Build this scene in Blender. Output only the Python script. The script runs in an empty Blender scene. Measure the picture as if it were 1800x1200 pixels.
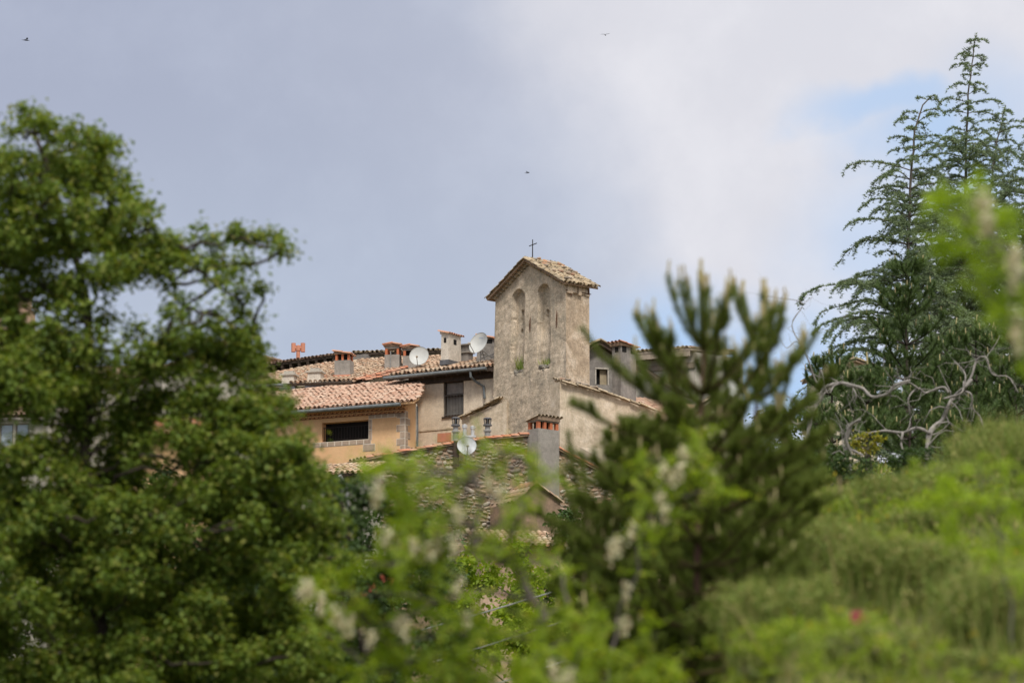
import bpy, math, random
import numpy as np
from mathutils import Vector as V

random.seed(7)
RNG = np.random.default_rng(11)
sc = bpy.context.scene
COL = sc.collection

# ------------------------------------------------------------------ camera
PITCH = math.radians(10.0)
F = 8000.0                      # focal length in pixels of the 1800 px wide photograph
cam_d = bpy.data.cameras.new('camera')
cam_d.sensor_width = 36.0
cam_d.lens = F * 36.0 / 1800.0
cam_d.clip_start = 0.5
cam_d.clip_end = 9000.0
cam_d.dof.use_dof = True
cam_d.dof.focus_distance = 184.0
cam_d.dof.aperture_fstop = 2.5
cam_d.dof.aperture_blades = 0
cam = bpy.data.objects.new('camera', cam_d)
COL.objects.link(cam)
cam.location = (0, 0, 0)
cam.rotation_euler = (math.pi / 2 + PITCH, 0, 0)
sc.camera = cam
sc.view_settings.view_transform = 'Standard'
sc.view_settings.look = 'None'
sc.view_settings.exposure = 0.0
sc.view_settings.gamma = 1.0
sc.cycles.max_bounces = 6
sc.cycles.diffuse_bounces = 3
sc.cycles.transmission_bounces = 3
sc.cycles.use_denoising = True
sc.render.use_persistent_data = False

# ------------------------------------------------------------------ world
SUN_AZ = math.radians(10.0)     # right of straight behind the camera
SUN_EL = math.radians(52.0)
world = bpy.data.worlds.new('World')
sc.world = world
world.use_nodes = True
wt = world.node_tree
wt.nodes.clear()


def srgb(r, g, b):
    def f(c):
        c = c / 255.0
        return c / 12.92 if c <= 0.04045 else ((c + 0.055) / 1.055) ** 2.4
    return (f(r), f(g), f(b), 1.0)


class NT:
    """small node-tree helper"""
    def __init__(s, tree):
        s.t = tree

    def n(s, kind, **kw):
        nd = s.t.nodes.new(kind)
        for k, v in kw.items():
            if k.startswith('i_'):
                nd.inputs[k[2:].replace('_', ' ')].default_value = v
            else:
                setattr(nd, k, v)
        return nd

    def l(s, a, b):
        s.t.links.new(a, b)

    def put(s, sock, v):
        if hasattr(v, 'node'):
            s.t.links.new(v, sock)
        else:
            sock.default_value = v

    def math(s, op, a, b=0.0, c=0.0, clamp=False):
        nd = s.t.nodes.new('ShaderNodeMath')
        nd.operation = op
        nd.use_clamp = clamp
        s.put(nd.inputs[0], a)
        s.put(nd.inputs[1], b)
        s.put(nd.inputs[2], c)
        return nd.outputs[0]

    def mix(s, f, a, b, mode='MIX'):
        nd = s.t.nodes.new('ShaderNodeMix')
        nd.data_type = 'RGBA'
        nd.blend_type = mode
        nd.clamp_factor = True
        s.put(nd.inputs[0], f)
        s.put(nd.inputs[6], a)
        s.put(nd.inputs[7], b)
        return nd.outputs[2]

    def smooth(s, v, lo, hi):
        nd = s.t.nodes.new('ShaderNodeMapRange')
        nd.interpolation_type = 'SMOOTHSTEP'
        s.put(nd.inputs[0], v)
        nd.inputs[1].default_value = lo
        nd.inputs[2].default_value = hi
        return nd.outputs[0]

    def noise(s, vec, scale, detail=6, rough=0.6):
        nd = s.t.nodes.new('ShaderNodeTexNoise')
        if vec is not None:
            s.l(vec, nd.inputs['Vector'])
        nd.inputs['Scale'].default_value = scale
        nd.inputs['Detail'].default_value = detail
        nd.inputs['Roughness'].default_value = rough
        return nd.outputs[0]

    def ramp(s, f, stops):
        nd = s.t.nodes.new('ShaderNodeValToRGB')
        cr = nd.color_ramp
        while len(cr.elements) < len(stops):
            cr.elements.new(0.5)
        for e, (p, c) in zip(cr.elements, stops):
            e.position = p
            e.color = (c[0], c[1], c[2], 1.0)
        s.put(nd.inputs[0], f)
        return nd.outputs[0]


w = NT(wt)
sky = w.n('ShaderNodeTexSky', sky_type='NISHITA', sun_disc=False)
sky.sun_elevation = SUN_EL
sky.sun_rotation = math.pi - SUN_AZ
tc = w.n('ShaderNodeTexCoord')
sep = w.n('ShaderNodeSeparateXYZ')
w.l(tc.outputs['Generated'], sep.inputs[0])
X, Z = sep.outputs[0], sep.outputs[2]
nz = w.noise(tc.outputs['Generated'], 14.0, 5, 0.5)
nz2 = w.noise(tc.outputs['Generated'], 42.0, 6, 0.5)
nz3 = w.noise(tc.outputs['Generated'], 6.0, 3, 0.5)
wob = w.math('MULTIPLY_ADD', w.math('SUBTRACT', nz, 0.5), 0.055, w.math('MULTIPLY', w.math('SUBTRACT', nz2, 0.5), 0.022))
# grey cloud bank giving way to a bright one (sky directions, not picture space)
edge = w.math('ADD', w.math('MULTIPLY_ADD', Z, 0.45, X), wob)
bright = w.smooth(edge, 0.100, 0.134)
soft = w.smooth(edge, 0.03, 0.15)
grey = w.mix(w.smooth(Z, 0.165, 0.235), srgb(183, 195, 216), srgb(172, 180, 202))
grey = w.mix(w.math('MULTIPLY', w.math('SUBTRACT', nz3, 0.35), 0.9, clamp=True), grey, srgb(199, 206, 219))
cl = w.mix(w.math('MULTIPLY', soft, 0.45), grey, srgb(216, 220, 231))
cl = w.mix(w.math('MULTIPLY', bright, 0.9), cl, srgb(229, 229, 236))


def blob(cx, cz, rx, rz, lo, hi, k):
    dx = w.math('DIVIDE', w.math('SUBTRACT', w.math('ADD', X, wob), cx), rx)
    dz = w.math('DIVIDE', w.math('SUBTRACT', w.math('ADD', Z, w.math('MULTIPLY', wob, 0.6)), cz), rz)
    d = w.math('SQRT', w.math('ADD', w.math('MULTIPLY', dx, dx), w.math('MULTIPLY', dz, dz)))
    inv = w.math('SUBTRACT', 1.0, w.smooth(d, lo, hi))
    return w.math('MULTIPLY', inv, k)


def skypos(px, py):
    el = PITCH + math.atan((600 - py) / F)
    az = math.atan((px - 900) / F)
    return math.sin(az) * math.cos(el), math.sin(el)


gap = 0.0
for (px, py, rx, ry, k) in [(1540, 205, 150, 45, 0.75), (1630, 265, 160, 90, 0.85), (1780, 280, 190, 170, 0.75), (1600, 420, 170, 150, 0.55), (1230, 620, 190, 130, 1.0), (1430, 630, 230, 130, 1.0)]:
    cx, cz = skypos(px, py)
    b = blob(cx, cz, rx / F, ry / F, 0.15, 1.4, k)
    gap = b if gap == 0.0 else w.math('MAXIMUM', gap, b)
nz4 = w.noise(tc.outputs['Generated'], 24.0, 8, 0.6)
cl = w.mix(w.smooth(nz4, 0.40, 0.70), w.mix(1.0, cl, (0.955, 0.955, 0.96, 1), 'MULTIPLY'), w.mix(1.0, cl, (1.045, 1.04, 1.03, 1), 'MULTIPLY'))
zen = w.smooth(Z, 0.32, 0.75)  # overhead sky, out of view, brightened to add fill light
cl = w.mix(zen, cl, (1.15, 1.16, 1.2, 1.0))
skyb = w.mix(1.0, sky.outputs[0], (0.11, 0.11, 0.11, 1.0), 'MULTIPLY')
blue = w.mix(0.82, skyb, srgb(184, 213, 250))
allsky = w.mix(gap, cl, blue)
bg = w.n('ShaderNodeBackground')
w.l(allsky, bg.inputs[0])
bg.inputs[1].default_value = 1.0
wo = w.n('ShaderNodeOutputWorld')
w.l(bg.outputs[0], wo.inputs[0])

# ------------------------------------------------------------------ sun
sd = bpy.data.lights.new('sun', 'SUN')
sd.energy = 3.1
sd.angle = math.radians(12.0)
sd.color = (1.0, 0.955, 0.89)
sun = bpy.data.objects.new('sun', sd)
COL.objects.link(sun)
to_sun = V((math.sin(SUN_AZ) * math.cos(SUN_EL), -math.cos(SUN_AZ) * math.cos(SUN_EL), math.sin(SUN_EL)))
sun.rotation_euler = to_sun.to_track_quat('Z', 'Y').to_euler()
sun.location = to_sun * 60

# ------------------------------------------------------------------ pixel -> world
CP, SP = math.cos(PITCH), math.sin(PITCH)


def ray(px, py):
    a, b = (px - 900.0) / F, (600.0 - py) / F
    return V((a, CP - b * SP, SP + b * CP))


def W(px, py, Y):
    d = ray(px, py)
    return d * (Y / d.y)


class Face:
    """vertical facade plane; u runs along it, v runs into the building"""
    def __init__(s, px, py, Y, deg):
        s.O = W(px, py, Y)
        f = math.radians(deg)
        s.f = f
        s.u = V((math.cos(f), -math.sin(f), 0))
        s.v = V((math.sin(f), math.cos(f), 0))

    def uz(s, px, py, v=0.0):
        d = ray(px, py)
        O = s.O + s.v * v
        p = d * (O.dot(s.v) / d.dot(s.v))
        r = p - O
        return r.dot(s.u), r.z

    def vz(s, px, py, u=0.0):
        d = ray(px, py)
        O = s.O + s.u * u
        p = d * (O.dot(s.u) / d.dot(s.u))
        r = p - O
        return r.dot(s.v), r.z

    def us(s, px, py, v0, z0, m):
        """roof plane z = z0 + m (v - v0): u and distance up the slope"""
        n = V((0, 0, 1)) - s.v * m
        P0 = s.O + s.v * v0 + V((0, 0, z0))
        d = ray(px, py)
        p = d * (P0.dot(n) / d.dot(n))
        r = p - s.O
        return r.dot(s.u), (r.dot(s.v) - v0) * math.sqrt(1 + m * m)


# ------------------------------------------------------------------ materials
MATS = {}


def new_mat(name):
    m = bpy.data.materials.new(name)
    m.use_nodes = True
    nt = NT(m.node_tree)
    bs = m.node_tree.nodes['Principled BSDF']
    bs.inputs['Roughness'].default_value = 0.85
    bs.inputs['Specular IOR Level'].default_value = 0.25
    MATS[name] = m
    return m, nt, bs


def add_bump(nt, bs, vec, scale, strength, dist=0.02, detail=8):
    b = nt.n('ShaderNodeBump')
    b.inputs['Strength'].default_value = strength
    b.inputs['Distance'].default_value = dist
    nt.l(nt.noise(vec, scale, detail, 0.65), b.inputs['Height'])
    nt.l(b.outputs[0], bs.inputs['Normal'])
    return b


def plaster(name, stops, scale=0.8, stain=(0.10, 0.08, 0.06), stain_amt=0.5, bump=0.6, bscale=9.0, streak=True, fine=0.35):
    m, nt, bs = new_mat(name)
    o = nt.n('ShaderNodeTexCoord').outputs['Object']
    c = nt.ramp(nt.noise(o, scale, 9, 0.68), stops)
    f = nt.ramp(nt.noise(o, 22.0, 6, 0.7), [(0.35, (0.55, 0.55, 0.55)), (0.62, (1.15, 1.13, 1.1))])
    c = nt.mix(fine, c, f, 'MULTIPLY')
    c = nt.mix(min(1.0, fine * 0.9), c, nt.ramp(nt.noise(o, 5.5, 5, 0.6), [(0.36, (0.66, 0.65, 0.64)), (0.6, (1.12, 1.11, 1.1))]), 'MULTIPLY')
    mp = nt.n('ShaderNodeMapping')
    mp.inputs['Scale'].default_value = (2.2, 2.2, 0.28) if streak else (1, 1, 1)
    nt.l(o, mp.inputs[0])
    s = nt.smooth(nt.noise(mp.outputs[0], 1.6, 8, 0.7), 0.5, 0.74)
    c = nt.mix(nt.math('MULTIPLY', s, stain_amt), c, (*stain, 1.0))
    nt.l(c, bs.inputs['Base Color'])
    bs.inputs['Roughness'].default_value = 0.95
    add_bump(nt, bs, o, bscale, bump, 0.03)
    return m


def island_mat(name, stops, noise_amt=0.35, rough=0.85, transl=None, nscale=12.0, bump=0.0, dark=(0.5, 0.5, 0.5), spec=0.25, mottled=None):
    """colour differs from piece to piece of the mesh (tiles, stones, leaves)"""
    m, nt, bs = new_mat(name)
    g = nt.n('ShaderNodeNewGeometry')
    c = nt.ramp(g.outputs['Random Per Island'], stops)
    if noise_amt:
        o = nt.n('ShaderNodeTexCoord').outputs['Object']
        f = nt.ramp(nt.noise(o, nscale, 6, 0.7), [(0.3, dark), (0.65, (1.15, 1.15, 1.15))])
        c = nt.mix(noise_amt, c, f, 'MULTIPLY')
        if mottled:
            sm = nt.smooth(nt.noise(o, mottled[0], 5, 0.6), 0.5, 0.66)
            c = nt.mix(nt.math('MULTIPLY', sm, mottled[2]), c, (*mottled[1], 1.0))
        if bump:
            add_bump(nt, bs, o, nscale * 3, bump, 0.01)
    bs.inputs['Roughness'].default_value = rough
    bs.inputs['Specular IOR Level'].default_value = spec
    nt.l(c, bs.inputs['Base Color'])
    if transl:
        t = nt.n('ShaderNodeBsdfTranslucent')
        nt.l(nt.mix(1.0, c, (transl[1][0], transl[1][1], transl[1][2], 1), 'MULTIPLY'), t.inputs[0])
        ms = nt.n('ShaderNodeMixShader')
        ms.inputs[0].default_value = transl[0]
        nt.l(bs.outputs[0], ms.inputs[1])
        nt.l(t.outputs[0], ms.inputs[2])
        nt.l(ms.outputs[0], m.node_tree.nodes['Material Output'].inputs[0])
    return m


def plain(name, rgb, rough=0.6, metal=0.0, var=0.25, vscale=6.0, bump=0.0):
    m, nt, bs = new_mat(name)
    o = nt.n('ShaderNodeTexCoord').outputs['Object']
    lo = tuple(x * (1 - var) for x in rgb)
    hi = tuple(min(1, x * (1 + var * 0.6)) for x in rgb)
    nt.l(nt.ramp(nt.noise(o, vscale, 6, 0.65), [(0.3, lo), (0.7, hi)]), bs.inputs['Base Color'])
    bs.inputs['Roughness'].default_value = rough
    bs.inputs['Metallic'].default_value = metal
    if bump:
        add_bump(nt, bs, o, vscale * 5, bump, 0.01)
    return m


M = MATS
plaster('belfry_plaster', [(0.32, (0.33, 0.285, 0.225)), (0.44, (0.46, 0.39, 0.295)), (0.54, (0.58, 0.48, 0.36)), (0.68, (0.74, 0.63, 0.49))],
        1.5, (0.26, 0.24, 0.205), 0.6, 1.0, 7.0, fine=0.75)
plaster('belfry_side_plaster', [(0.32, (0.34, 0.26, 0.185)), (0.5, (0.50, 0.39, 0.28)), (0.64, (0.65, 0.54, 0.42))],
        1.6, (0.28, 0.24, 0.19), 0.5, 0.8, 8.0, fine=0.6)
plaster('cream_plaster', [(0.3, (0.57, 0.47, 0.35)), (0.5, (0.70, 0.59, 0.45)), (0.7, (0.77, 0.67, 0.53))], 0.7, (0.30, 0.22, 0.15), 0.35, 0.35, 9.0)
plaster('rough_cream_plaster', [(0.33, (0.42, 0.34, 0.24)), (0.5, (0.60, 0.50, 0.37)), (0.65, (0.72, 0.62, 0.49))], 1.6, (0.28, 0.23, 0.16), 0.4, 0.9, 7.0)
plaster('orange_plaster', [(0.3, (0.62, 0.36, 0.18)), (0.55, (0.74, 0.47, 0.25)), (0.75, (0.76, 0.53, 0.33))], 0.45, (0.60, 0.30, 0.14), 0.4, 0.2, 10.0, streak=False, fine=0.15)
plaster('grey_plaster', [(0.3, (0.15, 0.135, 0.12)), (0.5, (0.24, 0.22, 0.20)), (0.7, (0.32, 0.29, 0.26))], 1.3, (0.10, 0.09, 0.08), 0.5, 0.7, 8.0)
plaster('concrete_grey', [(0.3, (0.24, 0.22, 0.19)), (0.5, (0.32, 0.29, 0.255)), (0.7, (0.38, 0.35, 0.31))], 1.8, (0.17, 0.155, 0.13), 0.4, 0.3, 14.0)
plaster('white_render', [(0.3, (0.52, 0.46, 0.38)), (0.55, (0.63, 0.57, 0.48)), (0.75, (0.70, 0.64, 0.55))], 1.4, (0.40, 0.33, 0.26), 0.3, 0.25, 14.0)
plaster('pink_plaster', [(0.3, (0.40, 0.26, 0.18)), (0.55, (0.52, 0.36, 0.26)), (0.75, (0.58, 0.43, 0.33))], 0.9, (0.28, 0.2, 0.15), 0.4, 0.3, 9.0)
plaster('pale_plaster', [(0.3, (0.42, 0.38, 0.32)), (0.55, (0.52, 0.48, 0.41)), (0.75, (0.60, 0.56, 0.49))], 0.9, (0.26, 0.23, 0.19), 0.45, 0.4, 9.0)
plaster('mortar', [(0.3, (0.20, 0.14, 0.10)), (0.5, (0.30, 0.21, 0.145)), (0.7, (0.40, 0.27, 0.18))], 2.2, (0.09, 0.07, 0.055), 0.5, 1.0, 11.0, streak=False)
island_mat('rubble_stone', [(0.0, (0.24, 0.20, 0.16)), (0.2, (0.34, 0.29, 0.23)), (0.4, (0.38, 0.28, 0.20)), (0.55, (0.28, 0.25, 0.21)), (0.7, (0.50, 0.43, 0.34)), (0.86, (0.38, 0.22, 0.14)), (1.0, (0.58, 0.53, 0.44))], 0.5, 0.95, nscale=9.0, bump=0.8)
TILE = [(0.0, (0.42, 0.27, 0.17)), (0.15, (0.52, 0.38, 0.25)), (0.3, (0.36, 0.22, 0.14)), (0.42, (0.55, 0.42, 0.30)), (0.55, (0.46, 0.29, 0.19)),
        (0.68, (0.58, 0.47, 0.34)), (0.8, (0.49, 0.25, 0.15)), (0.9, (0.33, 0.25, 0.18)), (1.0, (0.60, 0.44, 0.31))]
island_mat('roof_tile', TILE, 0.55, 0.9, nscale=10.0, bump=0.4, mottled=(3.0, (0.26, 0.22, 0.16), 0.5))
island_mat('roof_tile_pink', [(0, (0.50, 0.31, 0.22)), (0.3, (0.58, 0.40, 0.29)), (0.5, (0.44, 0.25, 0.17)), (0.7, (0.60, 0.45, 0.34)), (1, (0.52, 0.29, 0.19))], 0.5, 0.9, nscale=10, bump=0.4, mottled=(3.0, (0.34, 0.27, 0.2), 0.4))
island_mat('old_tile', [(0, (0.38, 0.28, 0.17)), (0.25, (0.50, 0.39, 0.25)), (0.45, (0.30, 0.23, 0.15)), (0.65, (0.55, 0.44, 0.30)), (0.84, (0.42, 0.31, 0.19)), (0.93, (0.25, 0.215, 0.165)), (1, (0.58, 0.24, 0.12))], 0.6, 0.92, nscale=10, bump=0.5, mottled=(4.0, (0.17, 0.16, 0.13), 0.6))
island_mat('red_tile', [(0, (0.46, 0.17, 0.09)), (0.4, (0.55, 0.24, 0.14)), (0.7, (0.50, 0.30, 0.20)), (1, (0.36, 0.13, 0.08))], 0.45, 0.85, nscale=12, bump=0.3)
island_mat('dark_tile', [(0, (0.16, 0.11, 0.08)), (0.5, (0.24, 0.16, 0.11)), (1, (0.20, 0.10, 0.07))], 0.5, 0.9)
island_mat('ochre_tile', [(0, (0.62, 0.34, 0.17)), (0.5, (0.70, 0.42, 0.23)), (1, (0.55, 0.28, 0.14))], 0.3, 0.9)
plain('old_wood', (0.065, 0.045, 0.032), 0.85, var=0.5, vscale=8, bump=0.5)
plain('pale_wood', (0.36, 0.29, 0.22), 0.8, var=0.35, vscale=8, bump=0.4)
plain('orange_wood', (0.38, 0.17, 0.06), 0.6, var=0.25)
plain('zinc', (0.17, 0.185, 0.185), 0.55, 0.25, var=0.35, vscale=5)
plain('galvanised', (0.30, 0.295, 0.28), 0.6, 0.15, var=0.3)
plain('bright_steel', (0.62, 0.61, 0.58), 0.35, 0.6, var=0.15)
plain('iron', (0.035, 0.03, 0.028), 0.7, 0.4, var=0.4)
plain('rust', (0.13, 0.06, 0.035), 0.85, 0.2, var=0.5, vscale=20)
plain('brick_post', (0.50, 0.16, 0.075), 0.85, var=0.25, vscale=9, bump=0.3)
plain('hollow_shade', (0.20, 0.085, 0.05), 0.9, var=0.3)  # shade inside the eave corbels, put into the colour
plain('terracotta', (0.56, 0.24, 0.15), 0.75, var=0.15)
plain('dish_paint', (0.50, 0.50, 0.47), 0.45, var=0.1, vscale=3)
plain('dish_paint_white', (0.56, 0.57, 0.57), 0.4, var=0.18, vscale=4)
plain('dish_print', (0.12, 0.24, 0.48), 0.6, var=0.1)
plain('quoin_stone', (0.40, 0.30, 0.22), 0.92, var=0.25, vscale=5, bump=0.5)
plain('joint_white', (0.66, 0.58, 0.47), 0.9, var=0.1)
plain('shutter_grey', (0.26, 0.23, 0.20), 0.8, var=0.25, vscale=5)
plain('curtain_grey', (0.17, 0.16, 0.145), 0.5, var=0.3, vscale=3)
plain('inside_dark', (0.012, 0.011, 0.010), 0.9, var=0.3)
plain('lead_flashing', (0.13, 0.13, 0.135), 0.6, 0.3, var=0.3)
plain('board_tan', (0.33, 0.27, 0.18), 0.8, var=0.2)
plain('cable_grey', (0.20, 0.20, 0.20), 0.6)
plain('bird_dark', (0.02, 0.02, 0.022), 0.7)
plain('pale_stone', (0.30, 0.27, 0.22), 0.95, var=0.35, vscale=6, bump=0.8)
mm, _, gb = new_mat('window_glass')
gb.inputs['Base Color'].default_value = (0.06, 0.075, 0.09, 1)
gb.inputs['Roughness'].default_value = 0.12
gb.inputs['Specular IOR Level'].default_value = 0.9
mm, _, gb = new_mat('sky_glass')
gb.inputs['Base Color'].default_value = (0.33, 0.38, 0.42, 1)
gb.inputs['Roughness'].default_value = 0.15
gb.inputs['Specular IOR Level'].default_value = 0.8
plain('bark_dark', (0.055, 0.042, 0.033), 0.95, var=0.45, vscale=14, bump=0.8)
plain('bark_grey', (0.14, 0.12, 0.10), 0.95, var=0.4, vscale=12, bump=0.8)
plain('bark_dead', (0.27, 0.245, 0.22), 0.95, var=0.5, vscale=7, bump=1.0)
plain('bark_pine', (0.11, 0.06, 0.042), 0.95, var=0.45, vscale=14, bump=0.8)
LT = (0.38, (1.3, 1.25, 0.6))
island_mat('maple_leaf', [(0, (0.08, 0.13, 0.02)), (0.3, (0.12, 0.185, 0.028)), (0.6, (0.165, 0.23, 0.034)), (0.85, (0.22, 0.27, 0.042)), (1, (0.24, 0.23, 0.055))], 0.0, 0.6, LT)
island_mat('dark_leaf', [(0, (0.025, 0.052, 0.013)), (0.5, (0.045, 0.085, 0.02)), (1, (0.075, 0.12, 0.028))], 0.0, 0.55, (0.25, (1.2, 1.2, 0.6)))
island_mat('robinia_leaf', [(0, (0.16, 0.23, 0.022)), (0.5, (0.25, 0.34, 0.032)), (0.85, (0.33, 0.42, 0.042)), (1, (0.44, 0.38, 0.07))], 0.0, 0.6, (0.45, (1.2, 1.25, 0.5)))
island_mat('bright_leaf', [(0, (0.20, 0.29, 0.018)), (0.5, (0.29, 0.40, 0.025)), (1, (0.38, 0.50, 0.04))], 0.0, 0.6, (0.45, (1.2, 1.25, 0.5)))
island_mat('broom_stem', [(0, (0.12, 0.18, 0.035)), (0.4, (0.19, 0.26, 0.05)), (0.75, (0.28, 0.31, 0.08)), (1, (0.42, 0.33, 0.15))], 0.0, 0.7, (0.2, (1.2, 1.2, 0.7)))
island_mat('grass_blade', [(0, (0.15, 0.22, 0.03)), (0.45, (0.23, 0.31, 0.045)), (0.7, (0.32, 0.32, 0.09)), (1, (0.48, 0.36, 0.19))], 0.0, 0.7, (0.3, (1.2, 1.2, 0.7)))
island_mat('pine_needle', [(0, (0.085, 0.125, 0.02)), (0.5, (0.135, 0.18, 0.03)), (1, (0.21, 0.25, 0.045))], 0.0, 0.75, (0.25, (1.2, 1.2, 0.7)))
island_mat('far_pine_needle', [(0, (0.055, 0.095, 0.026)), (0.5, (0.085, 0.135, 0.038)), (1, (0.13, 0.18, 0.055))], 0.0, 0.5, (0.15, (1.2, 1.2, 0.7)))
island_mat('cedar_needle', [(0, (0.10, 0.145, 0.085)), (0.5, (0.17, 0.225, 0.12)), (1, (0.30, 0.36, 0.18))], 0.0, 0.6, (0.15, (1.2, 1.2, 0.8)))
island_mat('pine_candle', [(0, (0.20, 0.16, 0.08)), (1, (0.30, 0.26, 0.12))], 0.0, 0.8)
island_mat('yellow_green_leaf', [(0, (0.22, 0.20, 0.02)), (0.5, (0.32, 0.28, 0.03)), (1, (0.20, 0.24, 0.04))], 0.0, 0.6, (0.4, (1.2, 1.2, 0.6)))
island_mat('robinia_flower', [(0, (0.60, 0.56, 0.34)), (0.6, (0.74, 0.70, 0.47)), (1, (0.60, 0.46, 0.28))], 0.0, 0.7, (0.3, (1, 1, 1)))
island_mat('yellow_flower', [(0, (0.55, 0.40, 0.02)), (1, (0.70, 0.52, 0.04))], 0.0, 0.7, (0.3, (1, 1, 1)))
island_mat('red_flower', [(0, (0.45, 0.06, 0.04)), (1, (0.6, 0.16, 0.10))], 0.0, 0.7, (0.3, (1, 1, 1)))
island_mat('pink_flower', [(0, (0.50, 0.03, 0.13)), (1, (0.62, 0.06, 0.20))], 0.0, 0.7, (0.3, (1, 1, 1)))
# ground
m, nt, bs = new_mat('ground_earth')
o = nt.n('ShaderNodeTexCoord').outputs['Object']
c = nt.ramp(nt.noise(o, 0.6, 10, 0.7), [(0.3, (0.05, 0.065, 0.02)), (0.5, (0.085, 0.10, 0.03)), (0.62, (0.14, 0.12, 0.06)), (0.78, (0.20, 0.155, 0.10))])
c = nt.mix(0.6, c, nt.ramp(nt.noise(o, 9.0, 8, 0.7), [(0.3, (0.4, 0.4, 0.4)), (0.7, (1.3, 1.3, 1.2))]), 'MULTIPLY')
nt.l(c, bs.inputs['Base Color'])
add_bump(nt, bs, o, 6.0, 1.0, 0.1)


# ------------------------------------------------------------------ mesh helpers
def link(name, me, mat=None, parent=None, smooth=False, loc=None):
    if mat is not None:
        me.materials.append(M[mat] if isinstance(mat, str) else mat)
    if smooth and len(me.polygons):
        me.polygons.foreach_set('use_smooth', [True] * len(me.polygons))
    ob = bpy.data.objects.new(name, me)
    COL.objects.link(ob)
    if parent is not None:
        ob.parent = parent
    if loc is not None:
        ob.location = loc
    return ob


def tag(o, label=None, cat=None, group=None, kind=None):
    if label:
        o['label'] = label
    if cat:
        o['category'] = cat
    if group:
        o['group'] = group
    if kind:
        o['kind'] = kind
    return o


def empty(name, loc, rz=0.0):
    o = bpy.data.objects.new(name, None)
    o.empty_display_size = 0.3
    COL.objects.link(o)
    o.location = loc
    o.rotation_euler = (0, 0, rz)
    return o


class MB:
    def __init__(s):
        s.v, s.f = [], []

    def add(s, vs, fs):
        k = len(s.v)
        s.v += [tuple(p) for p in vs]
        s.f += [tuple(i + k for i in f) for f in fs]
        return s

    def box(s, x0, x1, y0, y1, z0, z1, jit=0.0):
        vs = [(x, y, z) for z in (z0, z1) for y in (y0, y1) for x in (x0, x1)]
        if jit:
            vs = [tuple(c + random.uniform(-jit, jit) for c in p) for p in vs]
        return s.add(vs, [(0, 2, 3, 1), (4, 5, 7, 6), (0, 1, 5, 4), (2, 6, 7, 3), (0, 4, 6, 2), (1, 3, 7, 5)])

    def quad(s, a, b, c, d):
        return s.add([a, b, c, d], [(0, 1, 2, 3)])

    def poly(s, pts):
        return s.add(pts, [tuple(range(len(pts)))])

    def prism(s, pts, off):
        """polygon pts extruded by off"""
        n = len(pts)
        off = V(off)
        p2 = [tuple(V(p) + off) for p in pts]
        fs = [tuple(range(n)), tuple(range(2 * n - 1, n - 1, -1))]
        fs += [(i, i + n, (i + 1) % n + n, (i + 1) % n) for i in range(n)]
        return s.add(list(pts) + p2, fs)

    def tube(s, pts, rad, seg=8, cap=True):
        pts = [V(p) for p in pts]
        if not isinstance(rad, (list, tuple)):
            rad = [rad] * len(pts)
        vs, fs = [], []
        ref = V((0.13, 0.21, 0.97))
        for i, p in enumerate(pts):
            t = (pts[min(i + 1, len(pts) - 1)] - pts[max(i - 1, 0)])
            if t.length < 1e-9:
                t = V((0, 0, 1))
            t.normalize()
            a = t.cross(ref)
            if a.length < 0.05:
                a = t.cross(V((1, 0, 0)))
            a.normalize()
            b = t.cross(a)
            for k in range(seg):
                an = 2 * math.pi * k / seg
                vs.append(tuple(p + a * (math.cos(an) * rad[i]) + b * (math.sin(an) * rad[i])))
        for i in range(len(pts) - 1):
            for k in range(seg):
                k2 = (k + 1) % seg
                fs.append((i * seg + k, i * seg + k2, (i + 1) * seg + k2, (i + 1) * seg + k))
        if cap:
            fs.append(tuple(range(seg - 1, -1, -1)))
            fs.append(tuple((len(pts) - 1) * seg + k for k in range(seg)))
        return s.add(vs, fs)

    def lathe(s, prof, c=(0, 0, 0), seg=16):
        """prof: (radius, z)"""
        vs, fs = [], []
        for (r, z) in prof:
            for k in range(seg):
                a = 2 * math.pi * k / seg
                vs.append((c[0] + r * math.cos(a), c[1] + r * math.sin(a), c[2] + z))
        for i in range(len(prof) - 1):
            for k in range(seg):
                k2 = (k + 1) % seg
                fs.append((i * seg + k, i * seg + k2, (i + 1) * seg + k2, (i + 1) * seg + k))
        return s.add(vs, fs)

    def build(s, name, mat, parent=None, smooth=False, loc=None):
        me = bpy.data.meshes.new(name)
        me.from_pydata(s.v, [], s.f)
        me.update()
        return link(name, me, mat, parent, smooth, loc)


def np_mesh(name, verts, faces, mat, parent=None, smooth=False, loc=None):
    """verts (N,3) and faces (M,k) numpy arrays, k fixed"""
    me = bpy.data.meshes.new(name)
    N, (Mf, k) = len(verts), faces.shape
    me.vertices.add(N)
    me.vertices.foreach_set('co', np.ascontiguousarray(verts, dtype=np.float32).ravel())
    me.loops.add(Mf * k)
    me.loops.foreach_set('vertex_index', np.ascontiguousarray(faces, dtype=np.int32).ravel())
    me.polygons.add(Mf)
    me.polygons.foreach_set('loop_start', np.arange(0, Mf * k, k, dtype=np.int32))
    me.polygons.foreach_set('loop_total', np.full(Mf, k, dtype=np.int32))
    me.update(calc_edges=True)
    me.validate()
    return link(name, me, mat, parent, smooth, loc)


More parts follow.
